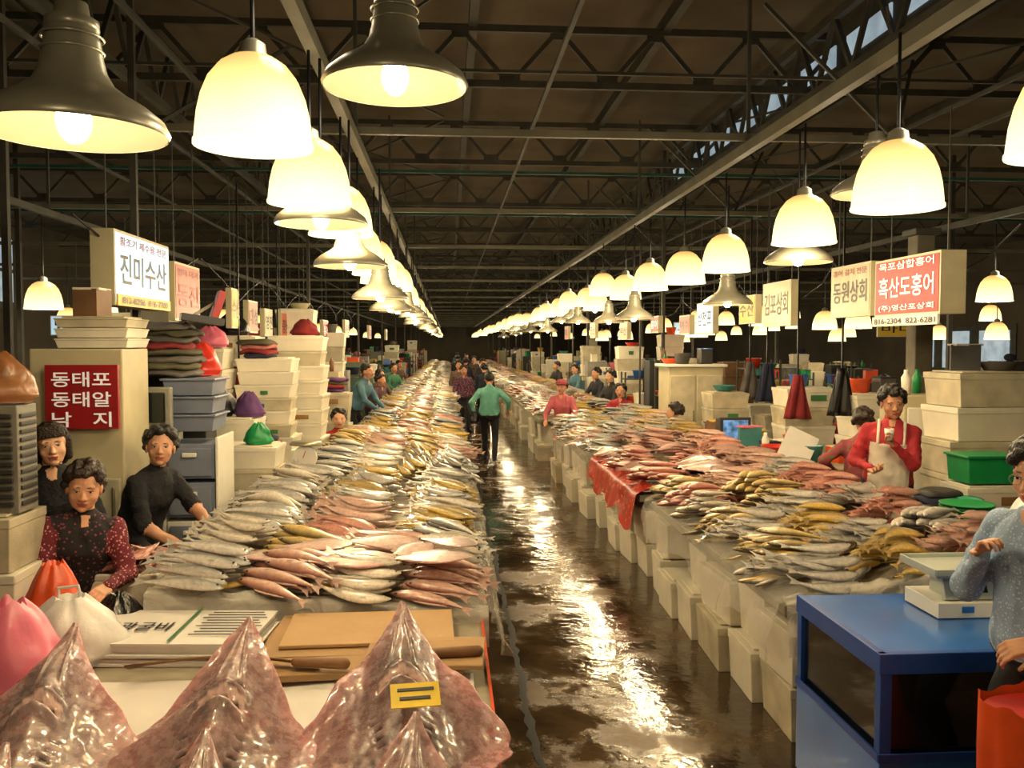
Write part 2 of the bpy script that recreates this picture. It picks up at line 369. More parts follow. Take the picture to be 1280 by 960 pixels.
for i,y in enumerate((15,19,24,30,38)): lamp('dome',-8.6+rj(.8),y,2.5+rj(.2),E=45,light=i%2==0)
for i,y in enumerate((15.2,19.5,22,27,31)): lamp('dome',5.6+rj(.2),y,2.45+rj(.2),E=28,light=i%2==1)

# ------------------------------------------------------------ fish
FT={'croaker':((.09,.065,.03),(.50,.39,.19),(.88,.58,.12)),
    'silver':((.06,.06,.065),(.46,.45,.42),(.85,.79,.70)),
    'pink':((.30,.11,.08),(.66,.38,.30),(.88,.64,.54)),
    'red':((.30,.07,.05),(.60,.25,.19),(.85,.50,.42)),
    'mackerel':((.015,.03,.04),(.20,.23,.24),(.85,.81,.70)),
    'pale':((.20,.16,.11),(.70,.62,.50),(.88,.81,.70)),
    'flat':((.82,.64,.54),(.80,.62,.54),(.72,.38,.33)),
    'mauve':((.28,.14,.12),(.46,.26,.22),(.62,.36,.31)),
    'dark':((.02,.02,.02),(.09,.08,.075),(.5,.45,.38))}
def fish_tpl(hi,flat=False):
    T=[0,.04,.12,.22,.35,.5,.65,.8,.9,.96] if hi else [0,.12,.38,.68,.95]
    Hh={0:.012,.04:.036,.12:.064,.22:.084,.35:.094,.5:.088,.65:.068,.8:.042,.9:.025,.96:.022,.38:.094,.68:.062,.95:.022}
    n=8 if hi else 6; vs=[];fs=[];tt=[];yy=[];kk=[]
    for t in T:
        h=Hh[t]; wd=h*.5
        if flat: h=h*2.4 if t>.02 else .02; wd=Hh[t]*.28
        for i in range(n):
            a=2*math.pi*i/n; vs.append((.5-t,h*math.cos(a),wd*math.sin(a))); tt.append(t); yy.append(math.cos(a)); kk.append(0)
    for k in range(len(T)-1):
        for i in range(n): j=(i+1)%n; fs.append((k*n+i,k*n+n+i,k*n+n+j,k*n+j))
    fs.append(tuple(range(n)))
    def ex(pts,kind,f):
        o=len(vs)
        for p in pts: vs.append(p); tt.append(.5-p[0]); yy.append(0); kk.append(kind)
        for q in f: fs.append(tuple(o+i for i in q))
    ex([(-.45,.018,0),(-.45,-.018,0),(-.60,-.075,0),(-.55,0,0),(-.60,.075,0)],1,[(0,3,4),(0,1,3),(1,2,3)])
    if hi:
        hh=2.3 if flat else 1
        ex([(.2,.08*hh,0),(.0,.085*hh,0),(-.25,.05*hh,0),(.14,.115*hh,.004),(-.02,.12*hh,.004),(-.27,.075*hh,.004)],1,[(0,1,4,3),(1,2,5,4)])
        ex([(.24,-.01,.036 if not flat else .02),(.24,-.035,.034 if not flat else .02),(.1,-.045,.055 if not flat else .03)],1,[(0,1,2)])
        if not flat:
            c=(.425,.018,.026); ex([c]+[(c[0]+.017*math.cos(q*1.047),c[1]+.017*math.sin(q*1.047),.0235) for q in range(6)],2,[(0,1+q,1+(q+1)%6) for q in range(6)])
    return np.array(vs),fs,np.array(tt),np.array(yy),np.array(kk)
TPL={(h,f):fish_tpl(h,f) for h in(True,False) for f in(True,False)}
FISHM=Mcol('wet_fish_skin',.28,.5,45,.3,.2)
class Pile:
    def __init__(s): s.V=[];s.F=[];s.C=[];s.n=0
    def fish(s,p,L,yaw,roll,kind,bend=0,hi=True,pitch=0,fat=1):
        flat=kind in('flat','mauve'); vs,fs,tt,yy,kk=TPL[(hi,flat)]
        P=vs*np.array([1,fat,fat])*L; P=P.copy(); P[:,1]+=bend*P[:,0]**2/L
        R=np.array((Matrix.Rotation(yaw,3,'Z')@Matrix.Rotation(pitch,3,'Y')@Matrix.Rotation(roll,3,'X')))
        P=P@R.T+np.array(p)
        bk,sd,be=[np.array(c) for c in FT[kind]]
        k=np.clip((yy+1)/2,0,1)[:,None]
        C=np.where(k>.62,sd+(bk-sd)*((k-.62)/.38),be+(sd-be)*(k/.62))
        if flat: e=(np.abs(yy)**2)[:,None]; C=sd*(1-e)+be*e
        C=C*(1-.25*np.clip((.2-tt)/.2,0,1))[:,None]
        C=np.where((kk==1)[:,None],sd*.45+be*.25,C); C=np.where((kk==2)[:,None],np.array([.01,.01,.01]),C)
        C=C*random.uniform(.8,1.1)
        s.V.append(P); s.C.append(np.clip(C,0,1)); s.F+=[tuple(i+s.n for i in f) for f in fs]; s.n+=len(P)
    def obj(s,name,mat=FISHM):
        P=np.concatenate(s.V);C=np.concatenate(s.C); c=P.mean(0); c[2]=P[:,2].min()
        me=bpy.data.meshes.new(name); me.from_pydata((P-c).tolist(),[],s.F); me.materials.append(mat)
        a=me.color_attributes.new('Col','FLOAT_COLOR','POINT'); a.data.foreach_set('color',np.concatenate([C,np.ones((len(C),1))],1).ravel())
        me.polygons.foreach_set('use_smooth',[True]*len(me.polygons)); me.update()
        o=bpy.data.objects.new(name,me); o.location=c; sc.collection.objects.link(o); return o
def field(pl,x0,x1,y0,y1,zf,kinds,ang,hi=True,L=.40,cw=.40,ch=.46,layers=3,heap=.08):
    ny=max(1,round((y1-y0)/ch)); nx=max(1,round((x1-x0)/cw))
    for q in range(int((x1-x0)*(y1-y0)*(18 if hi else 10))):
        px=random.uniform(x0+.08,x1-.08); py=random.uniform(y0+.06,y1-.06); pl.fish((px,py,zf(px,py)+.02+random.random()*.02),L*random.uniform(.8,1.1),math.radians(ang+rj(30))+random.choice((0,math.pi)),rj(.5),random.choice(kinds),rj(.2),hi)
    last=None
    for j in range(ny-1,-1,-1):
        for i in range(nx):
            kd=random.choice([k for k in kinds if k!=last] or kinds); last=kd; cx=x0+(i+.5)*(x1-x0)/nx+rj(.04); cy=y0+(j+.5)*(y1-y0)/ny+rj(.05)
            flat=kd in('flat','mauve'); a=math.radians(ang+rj(18)); d=V((math.cos(a),math.sin(a),0)); pv=V((-d.y,d.x,0))
            flip=random.random()<.3; bd=rj(.4); big=random.uniform(.88,1.15); hp_=heap*random.uniform(.7,1.4)
            if flat:
                for q in range(5):
                    p=V((cx,cy,0))+pv*((q-2)*.11)+d*rj(.08); p.z=zf(p.x,p.y)+.08+q*.016; pl.fish(p,L*.98*big,a+rj(.5)+(math.pi if flip else 0),.3+rj(.3),kd,0,hi,pitch=rj(.2))
                continue
            sp=.064*big; n=int((y1-y0)/ny/sp)+1
            for ly in range(layers):
                m=n-ly*2
                for q in range(m):
                    p=V((cx,cy,0))+pv*((q-(m-1)/2)*sp+rj(.006))+d*(rj(.03)+ly*.03+.03*math.cos(q*.9)*bd*3); 
                    p.z=zf(p.x,p.y)+.045+ly*.045+hp_*math.cos((q/max(1,m-1)-.5)*2.6)
                    pl.fish(p,L*big*random.uniform(.9,1.08),a+rj(.11)+(math.pi if flip else 0),(.55 if not flip else -.55)+rj(.2),kd,bd+rj(.08),hi,pitch=.1*(1 if not flip else -1)+rj(.05))
# ------------------------------------------------------------ foam boxes
def foam(b,c,w,d,h,rz=0,mat=None,lid=True,label=None):
    mat=mat or random.choice((FOAM,FOAM,FOAM2)); x,y,z=c
    b.box((x,y,z+h*.41),(w,d,h*.82),mat,rz=rz,taper=.94)
    if lid:
        b.box((x,y,z+h*.9),(w*1.02,d*1.02,h*.18),mat,rz=rz); b.box((x,y,z+h+.006),(w*.86,d*.82,.012),mat,rz=rz)
    else:
        a=math.radians(rz)
        for sx,sy,ww,dd in((0,.47,1,.06),(0,-.47,1,.06),(.47,0,.06,1),(-.47,0,.06,1)):
            b.box((x+(sx*w)*math.cos(a)-(sy*d)*math.sin(a),y+(sx*w)*math.sin(a)+(sy*d)*math.cos(a),z+h*.91),(w*ww,d*dd,h*.18),mat,rz=rz)
TAPE=[M('tape_green',(60,120,70),.4),M('tape_blue',(50,90,150),.4),M('tape_brown',(150,110,60),.4)]
def foam_stack(x,y,z0,w,d,h,n,rz=0,j=.02,name='foam_box_stack'):
    b=B()
    for i in range(n):
        xx,yy=x+rj(j),y+rj(j); foam(b,(xx,yy,z0+i*(h+.002)),w,d,h,rz+rj(3))
        if random.random()<.3: b.box((xx+rj(.1),yy-d*.505,z0+i*h+h*.55),(random.uniform(.06,.2),.006,h*.3),random.choice(TAPE))
    return b.obj(name,bevel=.008)
# ------------------------------------------------------------ stall tables
PLY=M('stall_top',(160,152,130),.6,var=.3)
def stall(x0,x1,y0,y1,z0,z1,side,near=True,drape=FILM):
    """side=+1: aisle edge at x0 ; side=-1: aisle edge at x1"""
    b=B(); e=x0 if side>0 else x1; bk=x1 if side>0 else x0
    y=y0
    while y<y1-.3:
        w=random.uniform(.5,.62); w=min(w,y1-y); h1=random.uniform(.28,.34); h2=random.uniform(.28,.32)
        foam(b,(e+side*(.22+random.uniform(-.06,.08)),y+w/2,0),.42,w-.03,h1,rz=rj(4))
        if random.random()<.92: foam(b,(e+side*(.24+random.uniform(-.02,.08)),y+w/2,h1+.01),.42,w-.03,h2,rz=rj(3))
        if near: 
            for k in range(2): foam(b,(bk-side*.25,y+w/2,.0+k*.36),.42,w-.02,.34)
        y+=w
    b.add([(x0,y0,z0-.06 if side>0 else z1-.06),(x1,y0,z1-.06 if side>0 else z0-.06),(x1,y1,z1-.06 if side>0 else z0-.06),(x0,y1,z0-.06 if side>0 else z1-.06),
           (x0,y0,z0 if side>0 else z1),(x1,y0,z1 if side>0 else z0),(x1,y1,z1 if side>0 else z0),(x0,y1,z0 if side>0 else z1)],
          [(3,2,1,0),(4,5,6,7),(0,1,5,4),(1,2,6,5),(2,3,7,6),(3,0,4,7)],PLY)
    b.obj('fish_stall_counter',bevel=.008 if near else 0)
    if drape:
        s=B(); N=int((y1-y0)/.05)
        def fn(u,v):
            yy=y0-.03+u*(y1-y0+.06); w_=noise.noise(V((yy*4,v*2,e)))
            if v<.25: q=v/.25; return (e+side*(.12-.12*q)-side*.02*q,yy,z0+.04+.02*w_+.05*(1-q))
            q=(v-.25)/.75; dz=(.28+.14*noise.noise(V((yy*2.3,5,e))))*q
            return (e-side*(.04+.06*q+.05*w_*(.3+q)+.012*math.sin(yy*23)*q),yy,z0+.04-dz)
        s.sheet(fn,N,10,drape); s.obj('plastic_drape')
def frontdrape(x0,x1,y0,z0,z1,down=.3):
    s=B(); N=int((x1-x0)/.03)
    def fn(u,v):
        zt=z0+(z1-z0)*u+.04; w_=noise.noise(V((u*14,v*2,x0)))
        if v<.3: q=v/.3; return (x0+(x1-x0)*u,y0+.04*(1-q)-.03*q,zt+.01*(1-q)+.02*w_)
        q=(v-.3)/.7; return (x0+(x1-x0)*u,y0-.03-.04*q-.04*w_*q-.01*math.sin(u*60)*q,zt-(down+.08*noise.noise(V((u*6,3,x0))))*q)
    s.sheet(fn,N,12,FILM2); s.obj('plastic_drape')
def zplane(x0,x1,z0,z1,side):
    return (lambda x,y: z0+(z1-z0)*min(1,max(0,((x-x0) if side>0 else (x1-x))/(x1-x0))))
MIXR=['croaker','silver','pink','pale','croaker','mackerel','red']
MIXL=['croaker','silver','pink','pale','croaker','mackerel','silver']
# R1
stall(1.78,3.1,4.5,7.6,.76,.98,1); zf=zplane(1.78,3.1,.76,.98,1); p=Pile(); frontdrape(1.76,3.1,4.45,.76,.98)
field(p,1.75,3.1,6.6,7.6,zf,['croaker','pink','silver','red'],28); field(p,1.7,2.2,4.42,6.6,zf,['silver','pale','croaker','croaker'],14)
field(p,2.2,2.65,4.42,6.6,zf,['croaker','silver','croaker','pink'],24); field(p,2.65,3.15,4.45,6.6,zf,['silver','pink','red'],30,L=.46); p.obj('fish_pile')
stall(1.75,3.1,7.9,10.4,.76,.98,1,drape=TARP); zf=zplane(1.75,3.1,.76,.98,1); p=Pile(); field(p,1.75,3.1,7.9,10.4,zf,['mauve','mauve','mauve','pink','red'],30); p.obj('fish_pile')
stall(1.7,3.1,10.6,14.3,.76,.98,1); zf=zplane(1.7,3.1,.76,.98,1); p=Pile(); field(p,1.68,3.1,10.6,14.3,zf,['croaker','mackerel','pale','silver','pink'],28); p.obj('fish_pile')
# L tables
stall(-1.5,.2,4.42,8.0,.76,.92,-1); zf=zplane(-1.5,.2,.78,.94,-1); p=Pile()
field(p,-1.45,-.95,5.3,7.7,zf,['silver','silver','pale'],-22,L=.48,layers=4); field(p,-.95,-.35,5.3,8,zf,['croaker','pink','silver','red'],-26,layers=4); field(p,-.35,.22,5.3,8,zf,['croaker','pale','silver','mackerel'],-34,layers=4)
field(p,-1.42,.16,4.36,5.3,zf,['silver','pink','pale','croaker'],-14,layers=3,ch=.38)
for x,y,a,l in((-.95,4.62,.3,.46),(-.5,4.52,.1,.46),(-.72,4.88,-.2,.42),(-.1,4.5,-.3,.44),(.0,4.84,-.8,.42),(-.34,4.86,.2,.42),(-.2,4.7,.9,.36)): p.fish((x,y,1.05+rj(.01)),l,a,.15+rj(.15),'flat',0,True,pitch=rj(.1))
p.obj('fish_pile'); frontdrape(-1.48,.2,4.38,.90,.77,.16)
stall(-1.3,.2,8.3,11.6,.78,.93,-1); zf=zplane(-1.3,.2,.78,.93,-1); p=Pile(); field(p,-1.3,-.5,8.3,9.6,zf,['pale','silver','silver'],-20); field(p,-.5,.2,8.3,9.6,zf,['dark','mackerel','croaker'],-60); field(p,-1.3,.2,9.6,11.6,zf,['croaker','pink','croaker','pale'],-30); p.obj('fish_pile')
stall(-1.2,.15,12.1,15.2,.78,.93,-1,drape=REDP); zf=zplane(-1.2,.15,.78,.93,-1); p=Pile(); field(p,-1.2,.15,12.1,15.2,zf,['croaker','pink','red','mackerel'],-30); p.obj('fish_pile')
y=16
while y<62:
    for sd,x0,x1,mix,an in((1,1.65,3.1,MIXR,28),(-1,-1.2,.15,MIXL,-28)):
        zz=random.uniform(.74,.8); stall(x0,x1,y,y+3.1,zz,zz+.18,sd,False,None); zf=zplane(x0,x1,zz,zz+.18,sd)
        p=Pile(); field(p,x0,x1,y,y+3.1,zf,mix,an,False,layers=1 if y>30 else 2,cw=.46 if y<35 else .6,ch=.5 if y<35 else .8); p.obj('fish_pile')
    y+=3.6
PAL=M('pallet_wood',(92,72,48),.8,var=.3)
for x0,x1,y0,y1 in((-3.4,-1.62,2.3,15.5),(3.22,4.9,4.4,16)):
    b=B(); yy=y0
    while yy<y1: b.bb(x0,x1,yy,yy+.12,.25,.29,PAL); yy+=.14
    for xx in(x0+.05,(x0+x1)/2,x1-.1): b.bb(xx,xx+.08,y0,y1,0,.25,PAL)
    b.obj('seller_platform')

# ------------------------------------------------------------ foreground left table + rays
b=B(); b.bb(-2.0,.16,2.0,4.38,.7,.76,PLY)
for x in(-1.9,-.95,.06):
    for y in(2.1,3.3,4.3): b.bb(x-.04,x+.04,y-.04,y+.04,0,.7,WOOD)
b.bb(.16,.172,2.0,4.38,.45,.77,ORANGE); b.obj('fishmonger_table')
RAYM=Mcol('wet_ray_skin',.28,.6,30,.35,.45,.006,.14)
def ray(cx,tipY,tipZ,Ly=.8,hw=.36,yaw=0,seed=0):
    nu,nv=100,120; Vv=[];C=[];F=[]
    for j in range(nv+1):
        s=j/nv
        if s<.58: h=hw*(.025+.975*(s/.58)**1.2)
        else: q=(s-.58)/.42; h=hw*(1-.6*q**2.0)
        h*=1+.03*math.sin(s*38+seed)*min(1,s*3)
        for i in range(nu+1):
            t=i/nu*2-1; at=abs(t); tx=t*h
            ridge=math.exp(-(t*4.5)**2)
            body=math.exp(-(tx/.10)**2)
            z=tipZ-.37*s**.82+.06*body*math.sin(math.pi*min(1,s*1.05+.03))-.26*h*at**1.1
            z+=.028*at**2*math.sin(s*12+seed+t*3)*min(1,s*4)+.018*noise.noise(V((tx*8,s*5,seed)))+.005*noise.noise(V((tx*26,s*18,seed+4)))+.0015*noise.noise(V((tx*70,s*50,seed+9)))
            z+=.014*math.exp(-((at-.2)/.04)**2)*(1 if .08<s<.4 else 0)*math.sin(math.pi*(s-.08)/.32)
            ax_=abs(tx)
            if ax_<.09:
                k=1-(ax_/.09)**4
                z+=k*(.024*math.exp(-((s-.425-.2*ax_)/.022)**2)-.03*math.exp(-((s-.47-.25*ax_)/.011)**2)+.022*math.exp(-((s-.51-.2*ax_)/.02)**2))
            mouth=abs(s-.472-.25*ax_)<.011 and ax_<.066; lip=abs(s-.472-.25*ax_)<.034 and ax_<.078
            gl=any(abs(s-(.60+.04*g))<.006 and .075-.006*g<ax_<.108-.006*g for g in range(5))
            if gl: z-=.008
            nost=((s-.405)/.018)**2+((ax_-.045)/.015)**2<1
            if nost: z-=.008
            x=h*t; y=-Ly*s; ca,sa=math.cos(yaw),math.sin(yaw)
            Vv.append((cx+x*ca-y*sa,tipY+x*sa+y*ca,max(z,.80+.004*(i%2))))
            n1=noise.noise(V((tx*5+seed,s*4,seed*2)))*.5+.5; n2=noise.noise(V((tx*18,s*15,seed)))*.5+.5; n3=noise.noise(V((tx*80,s*60,seed)))*.5+.5
            c=np.array([.42,.25,.235])*(1-n1)+np.array([.21,.175,.175])*n1
            c=c*(1.2-.65*n2)*(1.1-.3*n3)
            e=at**3; c=c*(1-e*.8)+np.array([.70,.33,.33])*e*.8
            c=c+np.array([.22,.19,.18])*ridge*.6*(1 if s<.38 else .3)
            veins=abs(noise.noise(V((tx*16+3,s*13,seed+20))))
            if veins<.025: c=c*np.array([1.0,.62,.6])
            if s<.25: c=c*.75+np.array([.55,.32,.3])*.25
            if lip: c=np.array([.78,.55,.50])
            if mouth: c=np.array([.06,.02,.015])
            if gl or nost: c=c*.25
            C.append(c)
    for j in range(nv):
        for i in range(nu): k=j*(nu+1)+i; F.append((k,k+nu+1,k+nu+2,k+1))
    p=Pile(); p.V=[np.array(Vv)]; p.C=[np.clip(np.array(C),0,1)]; p.F=F
    o=p.obj('skate_ray',RAYM); md=o.modifiers.new('s','SOLIDIFY'); md.thickness=.01; md.offset=-1
for k,(x,ty,tz,h,yw) in enumerate(((-.18,3.36,1.16,.37,.05),(-.74,3.3,1.13,.38,-.04),(-1.36,3.28,1.13,.39,.06),(-.1,2.66,1.02,.36,-.06),(-.72,2.62,1.0,.37,.07),(-1.28,2.6,.99,.36,0))): ray(x,ty,tz,.78,h,yw,k*3.1)
b=B(); TR=26; tx,ty,tz=-.11,2.84,1.005
b.box((tx,ty,tz),(.16,.1,.004),M('yellow_label',(240,205,30),.5),rx=TR,rz=6); b.box((tx,ty+.018,tz+.012),(.12,.012,.003),INK,rx=TR,rz=6); b.box((tx,ty-.015,tz-.003),(.1,.012,.003),INK,rx=TR,rz=6); b.obj('price_tag')
b=B()
b.sheet(lambda u,v:(-1.95+2.05*u,2.2+1.4*v,.785+.012*noise.noise(V((u*6,v*6,1)))),30,16,PAPER); b.obj('wrapping_paper_sheet')
b=B(); b.bb(-.83,.02,3.7,4.32,.765,.80,KRAFT); b.bb(-.8,0,3.72,4.3,.80,.83,KRAFT); b.box((-.42,3.62,.815),(.95,.2,.03),KRAFT,rz=3); b.box((-.1,3.7,.84),(.5,.35,.02),KRAFT,rz=-4); b.box((-.36,4.04,.842),(.76,.46,.016),M('kraft_light',(188,154,110),.8,var=.12,scale=3,bump=.2,bscale=10),rz=1.5)
b.obj('cardboard_sheets',bevel=.004)
b=B()
for i in range(8): b.box((-1.28+rj(.02),4.08+rj(.02),.77+i*.012),(.86,.48,.011),PAPER,rz=-4+rj(3))
for i in range(9): b.box((-1.0+.0*i,3.92+i*.04,.868),(.3-.03*(i%3),.008,.002),INK,rz=-4)
b.text('영광굴비',(-1.42,4.06,.868),.12,INK,(1,-.06,0),(.06,1,0),w=.32); b.box((-1.2,4.08,.871),(.012,.48,.003),TAPE[0],rz=-2)
b.obj('newspaper_stack')
b=B(); BL=M('rusty_blade',(120,84,44),.4,.4,var=.4,scale=12)
def kn(u,v):
    x=-1.3+u*.78; wv=.085*(1-.5*u)*(.5 if u<.05 else 1); return (x,3.6+(v-.5)*wv+.06*math.sin(u*3.0)-.05*u,.85+.02*math.sin(u*3.1)+.012*math.cos(v*3))
b.sheet(kn,24,4,BL); b.cap((-.62,3.56,.865),(-.42,3.53,.865),.018,.024,WOOD)
b.cap((-.12,3.6,.87),(.12,3.62,.87),.022,.024,WOOD); b.cap((-.3,3.585,.87),(-.12,3.6,.87),.012,.014,BL)
b.obj('fish_cleaver',solid=.008)
b=B(); foam(b,(-1.72,4.87,.75),.44,.4,.2,rz=-4,mat=FOAM,lid=False); b.obj('open_foam_crate',bevel=.008)
p=Pile()
for i in range(26): p.fish((-1.72+rj(.14),4.87+rj(.1),.93+random.random()*.09),.26,rj(3),rj(.6),random.choice(('mauve','red')),rj(.5),True,pitch=rj(.4))
p.obj('fish_offal_pile')
b=B(); foam(b,(-1.8,4.9,.29),.44,.5,.44); b.obj('foam_box_stack',bevel=.008)
def bag(name,c,r,mat,seed=0,handles=False):
    b=B(); h=r[2]
    def fn(u,v):
        a=u*2*math.pi; rr=(1-.72*v**2.2)*(1+.2*noise.noise(V((math.cos(a)*1.5,math.sin(a)*1.5,seed+v*3)))+.05*math.sin(a*9+seed)*v)
        if v<.08: rr*=.85
        z=h*v*(1+.1*noise.noise(V((math.cos(a)*2,math.sin(a)*2,seed+9)))*v)
        return (c[0]+r[0]*rr*math.cos(a),c[1]+r[1]*rr*math.sin(a),c[2]+z)
    b.sheet(fn,48,16,mat); b.sheet(lambda u,v:tuple(V(fn(u,1))*(1-v)+V((c[0],c[1],c[2]+h*.85))*v),48,3,mat)
    if handles: b.tube([(c[0]-r[0]*.2,c[1],c[2]+h*.9),(c[0]-r[0]*.2,c[1],c[2]+h*1.15),(c[0]+r[0]*.15,c[1],c[2]+h*1.18),(c[0]+r[0]*.2,c[1],c[2]+h*.9)],.007,mat,6)
    return b.obj(name)
WB=M('white_bag',(220,216,210),.35,var=.1,scale=4,bump=.5,bscale=10)
bag('white_plastic_bag',(-1.66,3.95,.77),(.24,.2,.27),WB,3,True); bag('orange_plastic_bag',(-1.84,4.2,.77),(.16,.14,.36),ORANGE,6)
bag('pink_plastic_bag',(-1.68,3.42,.77),(.26,.2,.40),PINK,12)
bag('black_plastic_bag',(-1.6,4.36,.77),(.13,.12,.17),M('black_bag',(20,20,22),.25,bump=.5,bscale=12),15)

# ------------------------------------------------------------ right foreground: tank, scale, sack
b=B(); X0,X1,Y0,Y1=1.76,3.05,3.42,4.28
b.bb(X0,X1,Y0,Y1,.84,.88,BLUE); b.bb(X0,X1,Y0,Y1,.0,.44,BLUE)
for x in(X0,X1-.05):
    for y in(Y0,Y1-.05): b.bb(x,x+.05,y,y+.05,.44,.84,BLUEDK)
b.bb(X0-.008,X1,Y0-.008,Y0+.03,.80,.886,BLUEDK); b.bb(X0-.008,X0+.03,Y0,Y1,.80,.886,BLUEDK); b.bb(X0-.008,X1,Y0-.008,Y0,.43,.47,BLUEDK); b.bb(X0-.008,X0,Y0,Y1,.43,.47,BLUEDK)
TW=M('tank_water',(20,24,22),.05,var=.6,scale=7,coat=1)
b.bb(X0+.02,X1-.02,Y0+.02,Y1-.02,.45,.83,TW); b.bb(X0+.6,X0+.64,Y0-.003,Y0+.03,.44,.84,BLUEDK)
b.obj('live_fish_tank',bevel=.004)
b=B(); SG=M('scale_grey',(176,184,176),.4,var=.08); cx,cy,z=2.42,4.0,.885
b.box((cx,cy,z+.035),(.34,.3,.07),WHITE); b.box((cx,cy+.02,z+.12),(.16,.14,.1),SG); b.box((cx,cy-.09,z+.13),(.24,.03,.12),SG,rx=-20)
b.box((cx,cy-.108,z+.135),(.17,.01,.06),M('lcd',(40,60,50),.2,var=.1),rx=-20); b.box((cx,cy,z+.2),(.38,.32,.02),SG); 
for s_ in(-1,1): b.box((cx+s_*.19,cy,z+.215),(.01,.32,.03),SG); b.box((cx,cy+s_*.16,z+.215),(.38,.01,.03),SG)
b.box((cx-.03,cy-.155,z+.04),(.06,.004,.03),BLUE)
b.obj('digital_scale',bevel=.006)
b=B()
def sk(u,v):
    a=u*2*math.pi; k=1+.08*noise.noise(V((math.cos(a)*2,math.sin(a)*2,v*2)))+.05*v+.02*math.sin(a*11)*v
    return (2.05+.23*k*math.cos(a)*(1 if abs(math.cos(a))<.8 else .95),2.82+.15*k*math.sin(a),.93*v+.03*v*noise.noise(V((math.cos(a)*3,math.sin(a)*3,5))))
b.sheet(sk,64,16,ORANGE); b.sheet(lambda u,v:(2.05+.22*v*math.cos(u*6.283),2.82+.145*v*math.sin(u*6.283),.90),32,3,REDP); b.obj('orange_plastic_sack')

# ------------------------------------------------------------ signs
def sign(x,y0,y1,z0,z1,side,face,rows,th=.15,end=CREAM):
    b=B(); xa,xb=(x-th,x) if side>0 else (x,x+th); b.bb(xa,xb,y0,y1,z0,z1,end)
    xf=x+side*.004; b.bb(min(x,xf),max(x,xf),y0+.02,y1-.02,z0+.02,z1-.02,face)
    ax=(0,side,0) ; H=z1-z0
    for t,fz,sz,ink in rows:
        b.text(t,(x+side*.008,(y0+y1)/2,z0+H*fz),H*sz,ink,ax,(0,0,1),w=(y1-y0)*.84)
    for y in(y0+.08,y1-.08): b.beam(((xa+xb)/2,y,z1),((xa+xb)/2,y,3.95),.008,.008,STEEL)
    return b.obj('hanging_shop_sign')
sign(-2.3,6.3,7.5,2.42,2.95,1,SIGNW,[('활조기 제수용 전문',.86,.12,INKR),('진미수산',.5,.42,INK)],.16)
b=B(); b.bb(-2.296,-2.285,6.32,7.48,2.42,2.5,SIGNY); b.text('812-8256  816-7700',(-2.28,6.9,2.46),.045,INK,(0,1,0),(0,0,1),w=1.0); b.obj('phone_number_strip')
sign(-2.3,7.65,8.4,2.35,2.85,1,SIGNP,[('영덕 대게',.84,.13,INKR),('동진',.45,.4,INKR)],.06)
for i,(y,f,t,zl,zh,ww) in enumerate(((9.6,SIGNY,'수산',2.32,2.75,.35),(10.4,SIGNP,'대성',2.28,2.66,.5),(11.3,SIGNC,'영진',2.25,2.6,.5),(12.4,SIGNP,'충남',2.2,2.6,.6),(14.0,SIGNC,'태양',2.25,2.6,.6),(16.5,SIGNR,'홍어',2.2,2.6,.7),(20,SIGNC,'부산',2.3,2.7,.8),(26,SIGNP,'목포',2.3,2.7,.8),(33,SIGNC,'여수',2.3,2.7,.8))): sign(-2.3,y,y+ww,zl,zh,1,f,[(t,.5,.5,INKW if f is SIGNR else INK)],.06)
sign(3.7,6.4,7.42,2.38,2.86,-1,SIGNR,[('목포삼합홍어',.87,.14,INKW),('흑산도홍어',.5,.36,INKW),('(주)영산포상회',.14,.12,INKW)],.2,SIGNC)
b=B(); b.bb(3.68,3.7,6.4,7.42,2.3,2.38,PAPER); b.text('816-2304  822-6281',(3.675,6.9,2.34),.045,INK,(0,-1,0),(0,0,1),w=.95); b.obj('phone_number_strip')
sign(3.7,7.5,8.3,2.4,2.88,-1,SIGNC,[('홍어 갈치 전문',.86,.12,INKR),('동원상회',.48,.42,INK)],.08)
for i,(y,f,t,zl,zh,ww) in enumerate(((9.3,SIGNC,'김포상회',2.35,2.85,.85),(10.4,SIGNY,'수산',2.4,2.75,.6),(12.1,SIGNW,'삼천포',2.3,2.75,.8),(13.3,SIGNP,'여수',2.3,2.6,.6),(15.3,SIGNR,'홍어',2.35,2.65,.6),(18,SIGNC,'부산',2.25,2.6,.8),(22,SIGNC,'군산',2.3,2.7,.8),(27,SIGNP,'목포',2.3,2.7,.8))): sign(3.7,y,y+ww,zl,zh,-1,f,[(t,.5,.5,INKW if f is SIGNR else INK)],.08)
def fsign(x,y,z,w,h,face,t,ink):
    b=B(); b.bb(x-w/2,x+w/2,y,y+.05,z,z+h,CREAM); b.bb(x-w/2+.015,x+w/2-.015,y-.005,y,z+.015,z+h-.015,face); b.text(t,(x,y-.009,z+h/2),h*.5,ink,(1,0,0),(0,0,1),w=w*.82); b.beam((x,y+.025,z+h),(x,y+.025,3.95),.01,.01,STEEL); b.obj('hanging_shop_sign')
fsign(5.48,7.6,2.25,.45,.25,SIGNC,'진미상회',INK)
for x,y,z,w_,h_,f,t in((9.5,18,2.3,.9,.35,SIGNY,'바다'),(-4.6,13,2.3,.7,.3,SIGNC,'서해수산'),(-6.5,16,2.3,.9,.35,SIGNW,'남해'),(-4.2,19,2.3,.8,.3,SIGNR,'홍어'),(5.6,20,2.3,.8,.35,SIGNW,'삼성'),(12,22,2.4,1,.4,SIGNC,'충무')): fsign(x,y,z,w_,h_,f,t,INKW if f is SIGNR else INK)

